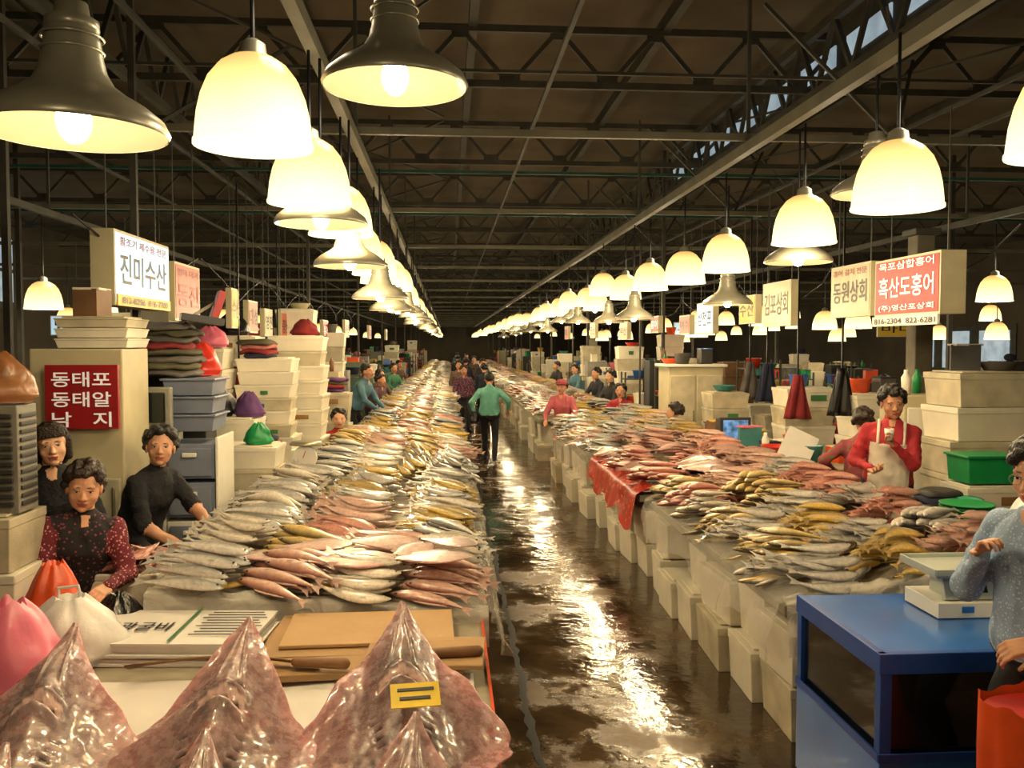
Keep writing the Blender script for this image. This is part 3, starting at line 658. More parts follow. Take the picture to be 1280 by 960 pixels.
# ------------------------------------------------------------ left cabinets & clutter
b=B(); b.bb(-2.62,-2.05,5.72,6.2,.29,2.12,CREAM); b.bb(-2.6,-2.07,5.7,5.72,.4,1.3,M('fridge_door',(188,182,156),.4)); b.bb(-2.12,-2.1,5.68,5.7,1.0,1.25,ALU); b.obj('old_refrigerator',bevel=.015)
b=B(); b.bb(-2.5,-2.06,5.66,5.69,1.62,2.02,RED)
for k,t in enumerate(('동태포','동태알','낙   지')): b.text(t,(-2.28,5.655,1.93-k*.125),.095,INKW,(1,0,0),(0,0,1),w=.36)
b.obj('red_price_banner')
b=B()
for k in range(3): foam(b,(-2.25,5.95,2.125+k*.065),.45,.4,.06)
b.obj('foam_box_stack',bevel=.005)
BIN=M('blue_grey_bin',(126,134,154),.4,var=.15); 
b=B(); b.bb(-2.04,-1.66,6.45,6.9,.29,.33,WHITE)
for k in range(4):
    z=.34+k*.28; b.bb(-2.02,-1.68,6.45,6.88,z,z+.25,BIN if k>1 else WHITE); b.bb(-2.0,-1.7,6.43,6.45,z+.02,z+.22,BIN); b.bb(-1.9,-1.8,6.41,6.43,z+.16,z+.19,WHITE)
for x in(-2.05,-1.67): b.bb(x,x+.02,6.43,6.9,.29,1.48,WHITE)
b.obj('plastic_drawer_unit',bevel=.005)
b=B()
for k in range(3): b.box((-1.86,6.65,1.52+k*.13+.06),(.36,.4,.12),BIN,taper=.9); b.box((-1.86,6.65,1.52+k*.13+.115),(.39,.43,.015),BIN)
b.obj('stacked_storage_bins',bevel=.005)
C1=M('cloth_darkred',(124,34,36),.9,bump=.3); C2=M('cloth_olive',(86,82,60),.9,bump=.3); C3=M('cloth_grey',(96,90,84),.9,bump=.3); C4=M('cloth_navy',(36,40,62),.9,bump=.3); C5=M('cloth_pink',(180,110,104),.9,bump=.3); C6=M('cloth_purple',(96,60,110),.9,bump=.3)
def clothpile(name,x,y,z,w,mats,n=7,t=.05):
    b=B()
    for i in range(n):
        m=mats[i%len(mats)]; sx,sy=w*random.uniform(.75,1)*.5,w*random.uniform(.6,.85)*.5; ox,oy,rz=rj(.03),rj(.03),rj(.25); zz=z+i*t; sd=random.random()*50
        def fn(u,v,sx=sx,sy=sy,ox=ox,oy=oy,zz=zz,sd=sd,rz=rz):
            a=u*6.2832; ca,sa=math.cos(a),math.sin(a); k=(abs(ca)**4+abs(sa)**4)**-.25; ph=v*math.pi; rr=math.sin(ph)**.35 if 0<v<1 else 0
            px,py=sx*ca*k*rr,sy*sa*k*rr; px,py=px*(1+.08*noise.noise(V((ca*2,sa*2,sd)))),py
            return (x+ox+px*math.cos(rz)-py*math.sin(rz),y+oy+px*math.sin(rz)+py*math.cos(rz),zz+t*.5-t*.62*math.cos(ph)+.022*noise.noise(V((px*9,py*9,sd)))-.05*max(0,rr*k-.9))
        b.sheet(fn,32,10,m)
    return b.obj(name)
clothpile('folded_blankets',-2.08,6.72,1.92,.52,[C3,C2,C3,C2,C1,C3,C2],8,.048)
b=B(); b.bb(-2.4,-1.88,6.98,7.3,.29,1.9,DKGREY); b.bb(-2.38,-1.9,6.96,6.98,.35,1.1,COLM); b.obj('dark_cupboard',bevel=.01)
b=B(); cm=M('crt_case',(150,148,136),.5); b.box((-2.1,6.28,1.71),(.36,.06,.28),cm); b.box((-2.1,6.242,1.71),(.29,.02,.21),M('crt_glass',(28,34,32),.1)); b.box((-2.2,6.42,1.71),(.26,.22,.22),cm); b.bb(-2.42,-2.08,6.26,6.56,.29,1.565,M('brown_cabinet',(92,66,44),.6)); b.obj('crt_monitor_on_stand',bevel=.01)
foam_stack(-1.62,7.35,.29,.5,.42,.17,6); foam_stack(-1.95,7.9,.29,.55,.42,.2,6)
foam_stack(-1.85,9.2,.29,.55,.45,.13,13); foam_stack(-1.7,10.2,.29,.6,.5,.16,12); foam_stack(-1.5,11.85,.29,.4,.4,.2,6); foam_stack(-2.4,10.2,.29,.55,.5,.16,12)
foam_stack(-2.45,8.9,.29,.6,.5,.2,9)
foam_stack(-2.2,4.4,.29,.36,.36,.26,4)
b=B(); b.bb(-2.4,-2.03,4.3,4.5,1.345,1.86,M('vent_grey',(128,124,112),.5))
for k in range(12): b.bb(-2.38,-2.05,4.285,4.3,1.38+k*.038,1.402+k*.038,DKGREY); b.bb(-2.03,-2.02,4.32,4.48,1.38+k*.038,1.402+k*.038,DKGREY)
b.obj('air_conditioner_unit',bevel=.006)
bag('brown_plastic_bag',(-2.18,4.4,1.87),(.2,.12,.24),M('brown_bag',(140,92,54),.35,var=.3,bump=.5,bscale=9),22)
bag('dark_knapsack',(-2.05,7.95,1.51),(.17,.16,.3),BLACK,31)
bag('red_plastic_bag',(-1.95,7.1,1.905),(.17,.13,.26),REDP,33); bag('green_plastic_bag',(-1.55,7.32,1.335),(.12,.11,.17),GREENP,35); bag('pink_plastic_bag',(-2.3,8.75,2.12),(.18,.14,.2),PINK,37); bag('red_plastic_bag',(-1.62,10.15,2.25),(.16,.15,.18),C1,39); bag('black_plastic_bag',(-2.42,10.1,2.25),(.2,.16,.24),BLACK,41); bag('purple_plastic_bag',(-1.75,7.9,1.51),(.13,.12,.22),C6,43); bag('orange_plastic_bag',(-2.6,8.95,2.12),(.14,.12,.24),ORANGE,45)
clothpile('folded_cloth_pile',-1.92,9.15,2.01,.42,[C4,C1,C5,C2],4,.045); clothpile('folded_cloth_pile',-1.5,11.85,1.52,.36,[C6,C1,C2],4,.045); clothpile('folded_cloth_pile',-1.78,8.55,.29,.4,[C3,C1,C4,C2,C6],18,.055)
b=B(); b.box((-1.8,6.62,2.33),(.3,.22,.05),BLACK,rz=20,ry=8); b.box((-1.7,6.66,2.42),(.05,.22,.24),RED,rz=20,ry=18); b.beam((-1.92,6.55,2.31),(-1.66,6.72,2.5),.02,.02,ALU); b.obj('folded_chair')
b=B(); b.box((-1.3,8.15,.98),(.26,.22,.1),SG); b.lathe((-1.3,8.15,1.24),[(.0,-.01),(.15,-.01),(.15,.0),(.13,.02),(.0,.02)],ALU,28)
n=28; v_=[(-1.3+.11*math.cos(2*math.pi*i/n),8.04,1.12+.11*math.sin(2*math.pi*i/n)) for i in range(n)]+[(-1.3+.11*math.cos(2*math.pi*i/n),8.1,1.12+.11*math.sin(2*math.pi*i/n)) for i in range(n)]
b.add(v_,[tuple(range(n))]+[(i,i+n,(i+1)%n+n,(i+1)%n) for i in range(n)],PAPER); b.box((-1.3,8.035,1.15),(.006,.004,.07),INKR,ry=20); b.bb(-1.33,-1.27,8.12,8.18,1.02,1.24,SG); b.obj('dial_weighing_scale')

# ------------------------------------------------------------ right clutter
foam_stack(4.3,6.9,.29,.62,.5,.27,6); b=B(); b.bb(3.95,4.7,7.35,7.8,.29,1.7,CREAM); b.bb(3.97,4.3,7.33,7.35,.4,1.6,WHITE); b.bb(4.34,4.68,7.33,7.35,.4,1.6,WHITE); b.obj('storage_cabinet',bevel=.01)
foam_stack(4.0,6.3,.29,.45,.36,.2,4)
b=B(); b.box((4.0,6.3,1.22),(.4,.3,.2),GREENP,taper=.92); b.box((4.0,6.3,1.32),(.43,.33,.02),GREENP); b.obj('green_plastic_crate',bevel=.006)
b=B(); b.bb(3.2,3.7,4.6,5.9,.29,1.0,WOOD); b.bb(3.15,3.75,4.55,5.95,1.0,1.03,PLY); b.obj('side_bench',bevel=.006)
b=B()
for k in range(5): b.lathe((3.3,5.35,1.035+k*.018),[(.0,.0),(.09,.0),(.16,.025),(.165,.03),(.155,.028),(.085,.008),(0,.008)],GREENP,28)
b.obj('green_plates')
b=B(); b.lathe((3.45,5.7,1.04),[(0,0),(.1,0),(.15,.06),(.16,.065),(.14,.06),(.09,.01),(0,.01)],M('teal_colander',(70,170,130),.4),28); b.obj('plastic_colander')
clothpile('dark_cloths',3.32,5.75,1.035,.36,[BLACK,C4,DKGREY],3,.04); bag('white_green_bag',(3.55,5.0,1.03),(.2,.16,.24),WB,40)
b=B(); b.lathe((3.3,8.6,1.02),[(0,0),(.12,0),(.16,.1),(.17,.11),(.15,.1),(.11,.01),(0,.01)],REDP,28); b.obj('red_plastic_tub')
b=B(); b.bb(3.2,3.85,7.75,11.2,.29,.98,M('bench_dark',(70,60,50),.7)); b.bb(3.17,3.9,7.7,11.25,.98,1.01,PLY); b.obj('back_bench',bevel=.006)
b=B(); b.box((3.35,8.2,1.16),(.3,.02,.34),PAPER,rx=-30,rz=-20,ry=25); b.beam((3.35,8.25,1.02),(3.38,8.3,1.2),.02,.02,WOOD); b.obj('tilted_price_board')
b=B(); b.box((3.28,9.85,1.16),(.36,.05,.3),DKGREY); b.box((3.28,9.82,1.17),(.29,.01,.22),M('tv_screen',(90,130,180),.2,var=.8,scale=14,emit=.9)); b.box((3.28,10.0,1.16),(.28,.26,.24),DKGREY,taper=1); b.obj('small_television',bevel=.008)
b=B(); b.bb(3.15,3.95,12.4,13.0,.0,1.82,CREAM); b.bb(3.17,3.54,12.38,12.4,.4,1.7,FOAM2); b.bb(3.56,3.93,12.38,12.4,.4,1.7,FOAM2); b.bb(3.1,4.0,12.35,13.05,1.82,1.86,WHITE); b.bb(3.5,3.52,12.36,12.38,1.0,1.2,ALU); b.obj('storage_cabinet',bevel=.01)
foam_stack(3.7,11.6,.29,.5,.45,.2,6); foam_stack(4.5,9.0,.29,.6,.5,.22,6); foam_stack(4.3,10.4,.29,.6,.5,.22,6)
CR=[REDP,BLUE,GREENP,M('crate_yellow',(206,170,60),.5),CREAM,DKGREY,C4,M('crate_brown',(120,88,58),.6),M('basket_teal',(60,130,130),.5),PINK,ORANGE,C3,C6,FOAM]
def goods(x0,x1,y0,y1,z,n,name='stall_utensils'):
    """baskets, buckets, bags, tubs standing on a surface"""
    b=B(); pl=[]
    for _ in range(n*6):
        x=random.uniform(x0,x1); y=random.uniform(y0,y1)
        if any((x-a)**2+(y-c)**2<.06 for a,c in pl): continue
        pl.append((x,y)); m=random.choice(CR); r=random.random()
        if r<.3: b.lathe((x,y,z),[(0,0),(.09,0),(.12,.15),(.13,.16),(.11,.155),(.08,.01),(0,.01)],m,18)
        elif r<.5: b.lathe((x,y,z),[(0,0),(.1,0),(.15,.07),(.155,.075),(.14,.07),(.09,.01),(0,.01)],m,18)
        elif r<.75:
            w,d,h=random.uniform(.15,.28),random.uniform(.12,.22),random.uniform(.08,.24); b.box((x,y,z+h/2),(w,d,h),m,rz=rj(30)); b.box((x,y,z+h),(w*1.04,d*1.04,.015),random.choice(CR),rz=0)
        elif r<.88: b.lathe((x,y,z),[(0,0),(.035,0),(.04,.15),(.018,.19),(.018,.22),(0,.22)],random.choice((GREENP,WHITE,WOOD)),12)
        else: b.ell((x,y,z+.08),(.13,.1,.09),random.choice((C1,C2,C4,C5,WB,BLACK)),12)
        if len(pl)>=n: break
    return b.obj(name)
for g in((3.25,3.8,8.85,9.5,1.012,9),(3.25,3.8,10.3,11.1,1.012,10),(3.5,3.8,8.0,8.7,1.012,5),(3.98,4.65,7.4,7.75,1.702,5),(3.2,3.9,12.45,12.95,1.862,5),(-2.5,-2.3,5.85,6.1,2.33,2),(-2.35,-2.2,7.05,7.25,1.902,1),(4.15,4.5,6.8,7.0,1.93,3),(4.35,4.65,8.9,9.1,1.62,3),(4.15,4.45,10.3,10.5,1.62,3),(3.6,3.8,11.5,11.7,1.52,2)): goods(*g)
def cabinet(x,y,z0,w,d,h,mat):
    b=B(); b.bb(x-w/2,x+w/2,y-d/2,y+d/2,z0,z0+h,mat); b.bb(x-w/2+.02,x-.01,y-d/2-.015,y-d/2,z0+.08,z0+h-.05,mat); b.bb(x+.01,x+w/2-.02,y-d/2-.015,y-d/2,z0+.08,z0+h-.05,mat)
    b.bb(x-.05,x-.03,y-d/2-.03,y-d/2-.015,z0+h*.5,z0+h*.62,ALU); b.bb(x+.03,x+.05,y-d/2-.03,y-d/2-.015,z0+h*.5,z0+h*.62,ALU); b.obj('storage_cabinet')
    goods(x-w/2+.12,x+w/2-.12,y-.1,y+.1,z0+h,3)
def crates(x,y,z0,w,d,h,n,mat):
    b=B()
    for k in range(n):
        z=z0+k*h; m=mat if random.random()<.6 else random.choice(CR); b.box((x,y,z+h*.48),(w,d,h*.93),m,rz=rj(4),taper=.93); b.box((x,y,z+h*.93),(w*1.05,d*1.05,h*.08),m,rz=rj(4))
    return b.obj('plastic_crate_stack')
occ=[(-1.85,9.2),(-1.7,10.2),(-2.4,10.2),(-2.45,8.9),(-1.95,7.9),(-1.62,7.35),(-1.5,11.85),(4.3,7),(4.3,7.5),(3.7,11.6),(4.5,9),(4.3,10.4),(3.55,12.7),(4.6,8.3),(5.35,11.2),(6.4,12.5),(8,14.5)]
def clutter(x,y,z0=0):
    if any(abs(x-a)<.72 and abs(y-c)<.55 for a,c in occ): return
    if z0==0 and ((-3.75<x<-1.3 and y<15.9) or (2.9<x<5.25 and y<16.4)): z0=.29
    occ.append((x,y)); r=random.random()
    if r<.34:
        n=random.randint(4,9); h=random.choice((.15,.2,.26)); foam_stack(x,y,z0,random.uniform(.45,.62),.42,h,n)
        if random.random()<.6: goods(x-.12,x+.12,y-.05,y+.05,z0+n*(h+.002)+.012,2)
    elif r<.56: cabinet(x,y,z0,random.uniform(.5,.66),.44,random.uniform(1.1,1.8),random.choice((CREAM,M('cab_grey',(140,138,128),.5),DKGREY,M('cab_green',(96,116,96),.6))))
    elif r<.78: crates(x,y,z0,.52,.4,.26,random.randint(3,6),random.choice(CR))
    elif r<.93: 
        b=B(); 
        for k in range(3): b.bb(x-.3,x+.3,y-.2,y+.2,z0+.45+k*.5,z0+.47+k*.5,STEEL)
        for sx in(-.29,.29):
            for sy in(-.19,.19): b.bb(x+sx-.015,x+sx+.015,y+sy-.015,y+sy+.015,z0,z0+1.6,STEEL)
        b.obj('steel_shelf')
        for k in range(3): goods(x-.2,x+.2,y-.1,y+.1,z0+.47+k*.5,4)
    else: clothpile('folded_cloth_pile',x,y,z0,.55,random.sample([C1,C2,C3,C4,C5,DKGREY],4),20,.055)
y=11.6
while y<75:
    clutter(-2.0-random.random()*.3,y); clutter(-2.85-random.random()*.4,y+.4)
    if y>13.8: clutter(3.75+random.random()*.3,y)
    clutter(4.65+random.random()*.5,y+.4)
    y+=.7 if y<30 else 1.6
for y in np.arange(5.4,56,.8):
    if y>40 and int(y)%2: continue
    for x in(-3.9,-5.9,-8.2): 
        if random.random()<.7: clutter(x+rj(.5),y+rj(.3)+ (2 if x<-5 else 0))
    for x in(5.4,6.6,8.6,11.5):
        if random.random()<.65 and not(x<5.5 and y<7): clutter(x+rj(.4),y+rj(.3)+(1 if x>6 else 0))
b=B()
for x,y,z,m in((-2.3,9.9,1.9,C1),(-2.35,12.4,1.8,BLACK),(4.1,8.9,1.9,BLACK),(4.15,11.2,1.9,C4),(4.2,12.0,1.9,C3),(3.95,9.7,1.8,C1)):
    b.sheet(lambda u,v,x=x,y=y,z=z:(x+(u-.5)*.3*(.3+.7*v)+.02*math.sin(u*20),y+.03*math.sin(u*14+v*2),z-.5*v),20,8,m); b.beam((x,y,z),(x,y,3.9),.006,.006,BLACK)
b.obj('hanging_cloths',solid=.01)
b=B()
for x in(-2.45,4.05):
    for y0 in np.arange(6,24,3.0):
        pts=[(x+.1*math.sin(k),y0+k*.5,3.0-.35*math.sin(math.pi*k/6)) for k in range(7)]
        b.tube(pts,.008,BLACK,5)
b.obj('power_cables')

# ------------------------------------------------------------ people
def remesh(parts,voxel,it=2):
    vs=[];fs=[]
    for v,f in parts:
        o=len(vs); vs+=[tuple(p) for p in v]; fs+=[tuple(i+o for i in q) for q in f]
    me=bpy.data.meshes.new('r'); me.from_pydata(vs,[],fs); o=bpy.data.objects.new('r',me); sc.collection.objects.link(o)
    m=o.modifiers.new('r','REMESH'); m.mode='VOXEL'; m.voxel_size=voxel
    if it: s=o.modifiers.new('s','SMOOTH'); s.factor=.5; s.iterations=it
    dg=bpy.context.evaluated_depsgraph_get(); dg.update(); ev=o.evaluated_get(dg); q=ev.to_mesh()
    n=len(q.vertices); co_=np.empty(n*3); q.vertices.foreach_get('co',co_); F=[tuple(p.vertices) for p in q.polygons]
    ev.to_mesh_clear(); bpy.data.objects.remove(o); bpy.data.meshes.remove(me); return co_.reshape(-1,3),F
def label(P,F,segs):
    C=np.array([P[list(f)].mean(0) for f in F]); best=np.full(len(F),1e9); lab=np.zeros(len(F),int)
    for k,(a,b_,r0,r1,_) in enumerate(segs):
        a=np.array(a);b_=np.array(b_); d=b_-a; t=np.clip(((C-a)@d)/max(1e-9,d@d),0,1); dist=np.linalg.norm(C-(a+t[:,None]*d),axis=1)-(r0+(r1-r0)*t)
        q=dist<best; best[q]=dist[q]; lab[q]=k
    return C,[segs[i][4] for i in lab]
def ik(a,t,l1,l2,pole):
    d=t-a; L=min(d.length,(l1+l2)*.995); dn=d.normalized(); t=a+dn*L; x=(l1*l1-l2*l2+L*L)/(2*L); h=math.sqrt(max(l1*l1-x*x,0))
    p=pole-dn*pole.dot(dn); p.normalize(); return a+dn*x+p*h,t
SKINS=[M('skin_light',(222,172,138),.52,var=.14,scale=14,bump=.12,bscale=160,sss=.12),M('skin_medium',(208,154,120),.52,var=.16,scale=14,bump=.12,bscale=160,sss=.12),M('skin_tan',(194,138,104),.52,var=.16,scale=14,bump=.12,bscale=160,sss=.12)]
LIP=M('lips',(176,92,84),.45); HAIRS=[M('hair_black',(22,18,16),.45,var=.3,scale=40,bump=.6,bscale=90),M('hair_dark_brown',(42,28,20),.45,var=.3,scale=40,bump=.6,bscale=90)]; HAIR=HAIRS[0]; EYEW=M('eye_white',(214,206,194),.3); EYEB=M('eye_dark',(24,16,12),.2)
def loft(secs):
    vs=[];fs=[];n=20
    for c,R,F_,rx,ry in secs:
        for i in range(n):
            a=2*math.pi*i/n; ca,sa=math.cos(a),math.sin(a); e=.85
            vs.append(c+R*(rx*math.copysign(abs(ca)**e,ca))+F_*(ry*math.copysign(abs(sa)**e,sa)))
    for k in range(len(secs)-1):
        for i in range(n): j=(i+1)%n; fs.append((k*n+i,k*n+j,k*n+n+j,k*n+n+i))
    fs.append(tuple(range(n))[::-1]); fs.append(tuple((len(secs)-1)*n+i for i in range(n))); return vs,fs
def hand(b,mx,wr,d,nrm,side,curl=.5,vox=.005,mat=None,s=1.0):
    d=d.normalized(); nrm=(nrm-d*nrm.dot(d)).normalized(); l=d.cross(nrm)*side; parts=[]
    for k in(-.026,-.009,.009,.026): parts.append(capsule(wr+l*k*.7,wr+d*.08*s+l*k,.014,.012,8))
    for k,(off,ln_) in enumerate(((.029,.066),(.010,.077),(-.010,.072),(-.028,.056))):
        p=wr+d*.08*s+l*off; ang=0; c=curl*(.8+.15*k)
        for q,fr in enumerate((.45,.3,.25)):
            ang+=c*(.6+.3*q); dd=d*math.cos(ang)+nrm*math.sin(ang)+l*off*2; p2=p+dd.normalized()*ln_*fr*1.15; parts.append(capsule(p,p2,.0088-.001*q,.008-.001*q,8)); p=p2
    p=wr+d*.022+l*.028; dd=(l*.75+d*.7+nrm*.3).normalized(); p2=p+dd*.042; parts.append(capsule(p,p2,.013,.010,8)); p3=p2+(d*.9+l*.15+nrm*(.3+curl*.4)).normalized()*.036; parts.append(capsule(p2,p3,.010,.0075,8))
    P,F=remesh(parts,vox,1); b.add(P.tolist(),F,mat,True,mx)
def human(name,loc,yaw,top,pants,H=1.58,hipz=None,lean=0,feet=((.11,-.02,.05),(-.11,.02,.05)),hands=((.25,-.12,.75),(-.25,-.12,.75)),
          headyaw=0,headpitch=0,near=False,bare=False,apron=None,bulk=1.05,hair='perm',shoe=None,side_lean=0,hat=None,glasses=False,curl=.5,skin=None,poles=None,vest=None,palm=None,headroll=0,neckline=True):
    s=H/1.6; hipz=hipz if hipz is not None else .86*s
    rs=random.Random(int(loc[1]*100)+3); SKIN=SKINS[skin if skin is not None else rs.randrange(3)]; HR=rs.choice(HAIRS)
    mx=Matrix.Translation(loc)@Matrix.Rotation(math.radians(yaw),4,'Z'); b=B()
    Lr=math.radians(lean); Sr=math.radians(side_lean)
    sp=V((math.sin(Sr),-math.sin(Lr)*math.cos(Sr),math.cos(Lr)*math.cos(Sr))).normalized(); R=V((1,0,0)); R=(R-sp*R.dot(sp)).normalized(); Fw=sp.cross(R)
    pel=V((0,0,hipz)); sh=pel+sp*.46*s
    bl=bulk
    secs=[]
    for t,rx,ry,off in((-.10,.10,.09,0),(-.04,.165,.125,0),(.04,.168,.135,0),(.14,.152,.130,.005),(.22,.146,.126,.006),(.32,.152,.128,-.006),(.39,.148,.108,0),(.44,.118,.086,0),(.48,.078,.065,0),(.51,.055,.055,0)):
        secs.append((pel+sp*t*s-Fw*off*-1,R,Fw,rx*s*bl,ry*s*bl))
    parts=[loft(secs)]; segs=[]
    for a,c in zip(secs[1:-2],secs[2:-1]): segs.append((a[0],c[0],min(a[3],a[4]),min(c[3],c[4]),'top'))
    segs[0]=(secs[0][0],secs[2][0],.15*s,.14*s,'pants')
    shoe=shoe or BLACK
    for k,sx in enumerate((1,-1)):
        hp=pel+R*(sx*.088*s)-sp*.03; ft=V(feet[k]); pole=V((sx*.12,-1,.15)); kn,an=ik(hp,ft+V((0,0,.03)),.405*s,.40*s,pole)
        for a,c,r0,r1,lb in((hp,kn,.088*s,.062*s,'pants'),(kn,an,.062*s,.046*s,'pants')): parts.append(capsule(a,c,r0,r1,14)); segs.append((a,c,r0,r1,lb))
        fd=V((sx*.15,-1,0)).normalized(); a=an+V((0,0,-.035)); c=a+fd*.15*s+V((0,0,-.012)); parts.append(capsule(a-fd*.03,c,.043,.034,12)); segs.append((a,c,.05,.042,'shoe'))
    hs=[]
    for k,sx in enumerate((1,-1)):
        so=sh+R*(sx*.145*s*bl)-sp*.045; t=V(hands[k]); pole=V((sx*.7,.6,-.6)) if not poles else V(poles[k]); el,wr=ik(so,t,.275*s,.24*s,pole)
        lb='sleeve'; fl='skin' if bare else 'sleeve'
        for a,c,r0,r1,q in((so,el,.052*s*bl,.043*s*bl,lb),(el,wr,.042*s,.030*s,fl)): parts.append(capsule(a,c,r0,r1,12)); segs.append((a,c,r0,r1,q))
        parts.append(capsule(sh+R*(sx*.05)-sp*.008,so,.046*s,.051*s,12)); segs.append((sh+R*(sx*.05),so,.05*s,.054*s,'top'))
        ax_=(el-so).normalized()
        for q in(.3,.55,.8,.97): cc=so.lerp(el,q); parts.append(capsule(cc-ax_*.004,cc+ax_*.004,.052*s*bl,.052*s*bl,12))
        if not bare:
            a2=(wr-el).normalized()
            for q in(.2,.5,.92): cc=el.lerp(wr,q); r_=.046*s-.011*q*s; parts.append(capsule(cc-a2*.004,cc+a2*.004,r_,r_,12))
        hs.append((el,wr,sx))
    nk=sh+sp*.03*s; hR=Matrix.Rotation(math.radians(headyaw),3,'Z')@Matrix.Rotation(math.radians(headroll),3,'Y')@Matrix.Rotation(math.radians(headpitch),3,'X')
    hc=nk+sp*.015*s+V((0,-.018,.126*s)); neck0=nk-sp*.02
    parts.append(capsule(neck0,hc+V((0,.015,-.07)),.054*s,.050*s,12)); segs.append((nk+sp*.02,hc,.05,.05,'skin'))
    if neckline: vn=sh-Fw*.075*s+sp*.012*s; segs.append((vn,vn+sp*.03,.032*s,.042*s,'skin'))
    P,F=remesh(parts,.010 if near else .017,2)
    P=np.array([V(p)+V((noise.noise(V(p)*14),noise.noise(V(p)*14+V((7,0,0))),noise.noise(V(p)*14+V((0,9,0)))))*.009+V((noise.noise(V((p[0]*30,p[1]*30,p[2]*11))),noise.noise(V((p[0]*30+5,p[1]*30,p[2]*11))),0))*.004 for p in P])
    C,lab=label(P,F,segs)
    mats={'top':top,'sleeve':top,'pants':pants,'shoe':shoe,'skin':SKIN}
    if vest: mats['top']=vest
    groups={}
    for i,f in enumerate(F):
        lb=lab[i]; m=mats[lb]; c=V(C[i])-pel
        if apron and lb in('top','pants') and c.dot(Fw)<-.02 and abs(c.dot(R))<.15*s and c.dot(sp)<.33*s: m=apron
        groups.setdefault(m.name,(m,[]))[1].append(f)
    o=len(b.v); b.v+=[tuple(mx@V(p)) for p in P]
    for m,fl in groups.values():
        if m not in b.mats: b.mats.append(m)
        k=b.mats.index(m)
        b.f+=[tuple(i+o for i in f) for f in fl]; b.m+=[k]*len(fl); b.sm+=[True]*len(fl)
    if apron:
        def ap(u,v):
            a=(u-.5)*1.9; q=pel-Fw*(.145*s*bl*math.cos(a))+R*(.19*s*bl*math.sin(a)); return q-V((0,0,.02+.34*v))-Fw*(.03*v+.01*math.sin(u*18)*v)
        b.add([mx@V(ap(i/14,j/8)) for j in range(9) for i in range(15)],[(j*15+i,j*15+i+1,(j+1)*15+i+1,(j+1)*15+i) for j in range(8) for i in range(14)],apron,True)
        for sx in(-1,1): b.cap(pel+sp*.33*s-Fw*.13*s+R*sx*.09,sh+R*sx*.09-Fw*.05+sp*.035,.012,.012,apron,6,mx)
    for el,wr,sx in hs:
        nr=V((-sx*.6,0,-.8)) if palm is None else V(palm); hand(b,mx,wr,(wr-el),nr,sx,curl,.005 if near else .007,mat=SKIN)
    H4=mx@Matrix.Translation(hc)@hR.to_4x4()@Matrix.Scale(s*1.06,4)
    E=lambda c,r,n=16:ellip(c,r,n)
    fw=rs.uniform(.97,1.06)
    hp=[E((0,.012,.03),(.075,.09,.082),20),E((0,-.022,-.02),(.066*fw,.066,.086),20),E((0,-.03,-.064),(.052*fw,.05,.042)),E((0,-.060,-.088),(.024,.02,.018)),
        E((.035,-.052,-.028),(.027*fw,.024,.027)),E((-.035,-.052,-.028),(.027*fw,.024,.027)),capsule((0,-.078,.006),(0,-.098,-.028),.007,.0125,8),
        E((.011,-.092,-.032),(.009,.009,.008),8),E((-.011,-.092,-.032),(.009,.009,.008),8),capsule((-.04,-.069,.024),(.04,-.069,.024),.011,.011,8),
        E((.077,.012,-.008),(.009,.018,.03)),E((-.077,.012,-.008),(.009,.018,.03)),capsule((-.02,-.08,-.0555),(0,-.086,-.054),.0055,.0065,8),capsule((.02,-.08,-.0555),(0,-.086,-.054),.0055,.0065,8),capsule((-.015,-.081,-.064),(.015,-.081,-.064),.0065,.0065,8)]
    P,F=remesh(hp,.0045 if near else .009,2)
    Cc=np.array([P[list(f)].mean(0) for f in F]); lipm=(np.abs(Cc[:,0])<.023)&(np.abs(Cc[:,2]+.06)<.009-.15*np.abs(Cc[:,0]))&(Cc[:,1]<-.077)
    b.add(P.tolist(),[f for f,l in zip(F,lipm) if not l],SKIN,True,H4)
    if lipm.any(): b.add(P.tolist(),[f for f,l in zip(F,lipm) if l],LIP,True,H4)
    for sx in(-1,1):
        b.ell((sx*.031,-.0762,.004),(.0125,.006,.0048),EYEW,12,H4); b.ell((sx*.031,-.0802,.004),(.006,.003,.005),EYEB,10,H4)
        b.cap((sx*.018,-.0818,.008),(sx*.044,-.0772,.0078),.0016,.0016,HR,6,H4); b.cap((sx*.018,-.0812,.025),(sx*.045,-.0745,.026),.0022,.0014,HR,6,H4)
        if glasses:
            pts=[(sx*(.031+.021*math.cos(q*.5236)),-.094,.002+.017*math.sin(q*.5236)) for q in range(13)]
            for a,c in zip(pts[:-1],pts[1:]): b.cap(a,c,.0018,.0018,ALU,5,H4)
            b.cap((sx*.052,-.092,.006),(sx*.078,.01,.006),.0018,.0018,ALU,5,H4); b.cap((0,-.095,.006),(sx*.01,-.094,.006),.0018,.0018,ALU,5,H4)
    hb=[E((0,.028,.045),(.086,.092,.086),18)]
    for q in range(210 if near else 90):
        dd=V((rs.gauss(0,1),rs.gauss(0,1),rs.gauss(0,1))).normalized()
        if dd.y<-.1 and dd.z<.36+(.14 if abs(dd.x)<.5 else -.1): continue
        if dd.z<-.5: continue
        r=rs.uniform(.014,.026) if hair=='perm' else rs.uniform(.012,.016); k=1.05 if hair=='perm' else .94
        hb.append(E((dd.x*.086*k,.02+dd.y*.098*k,.034+dd.z*.092*k),(r,r,r),8))
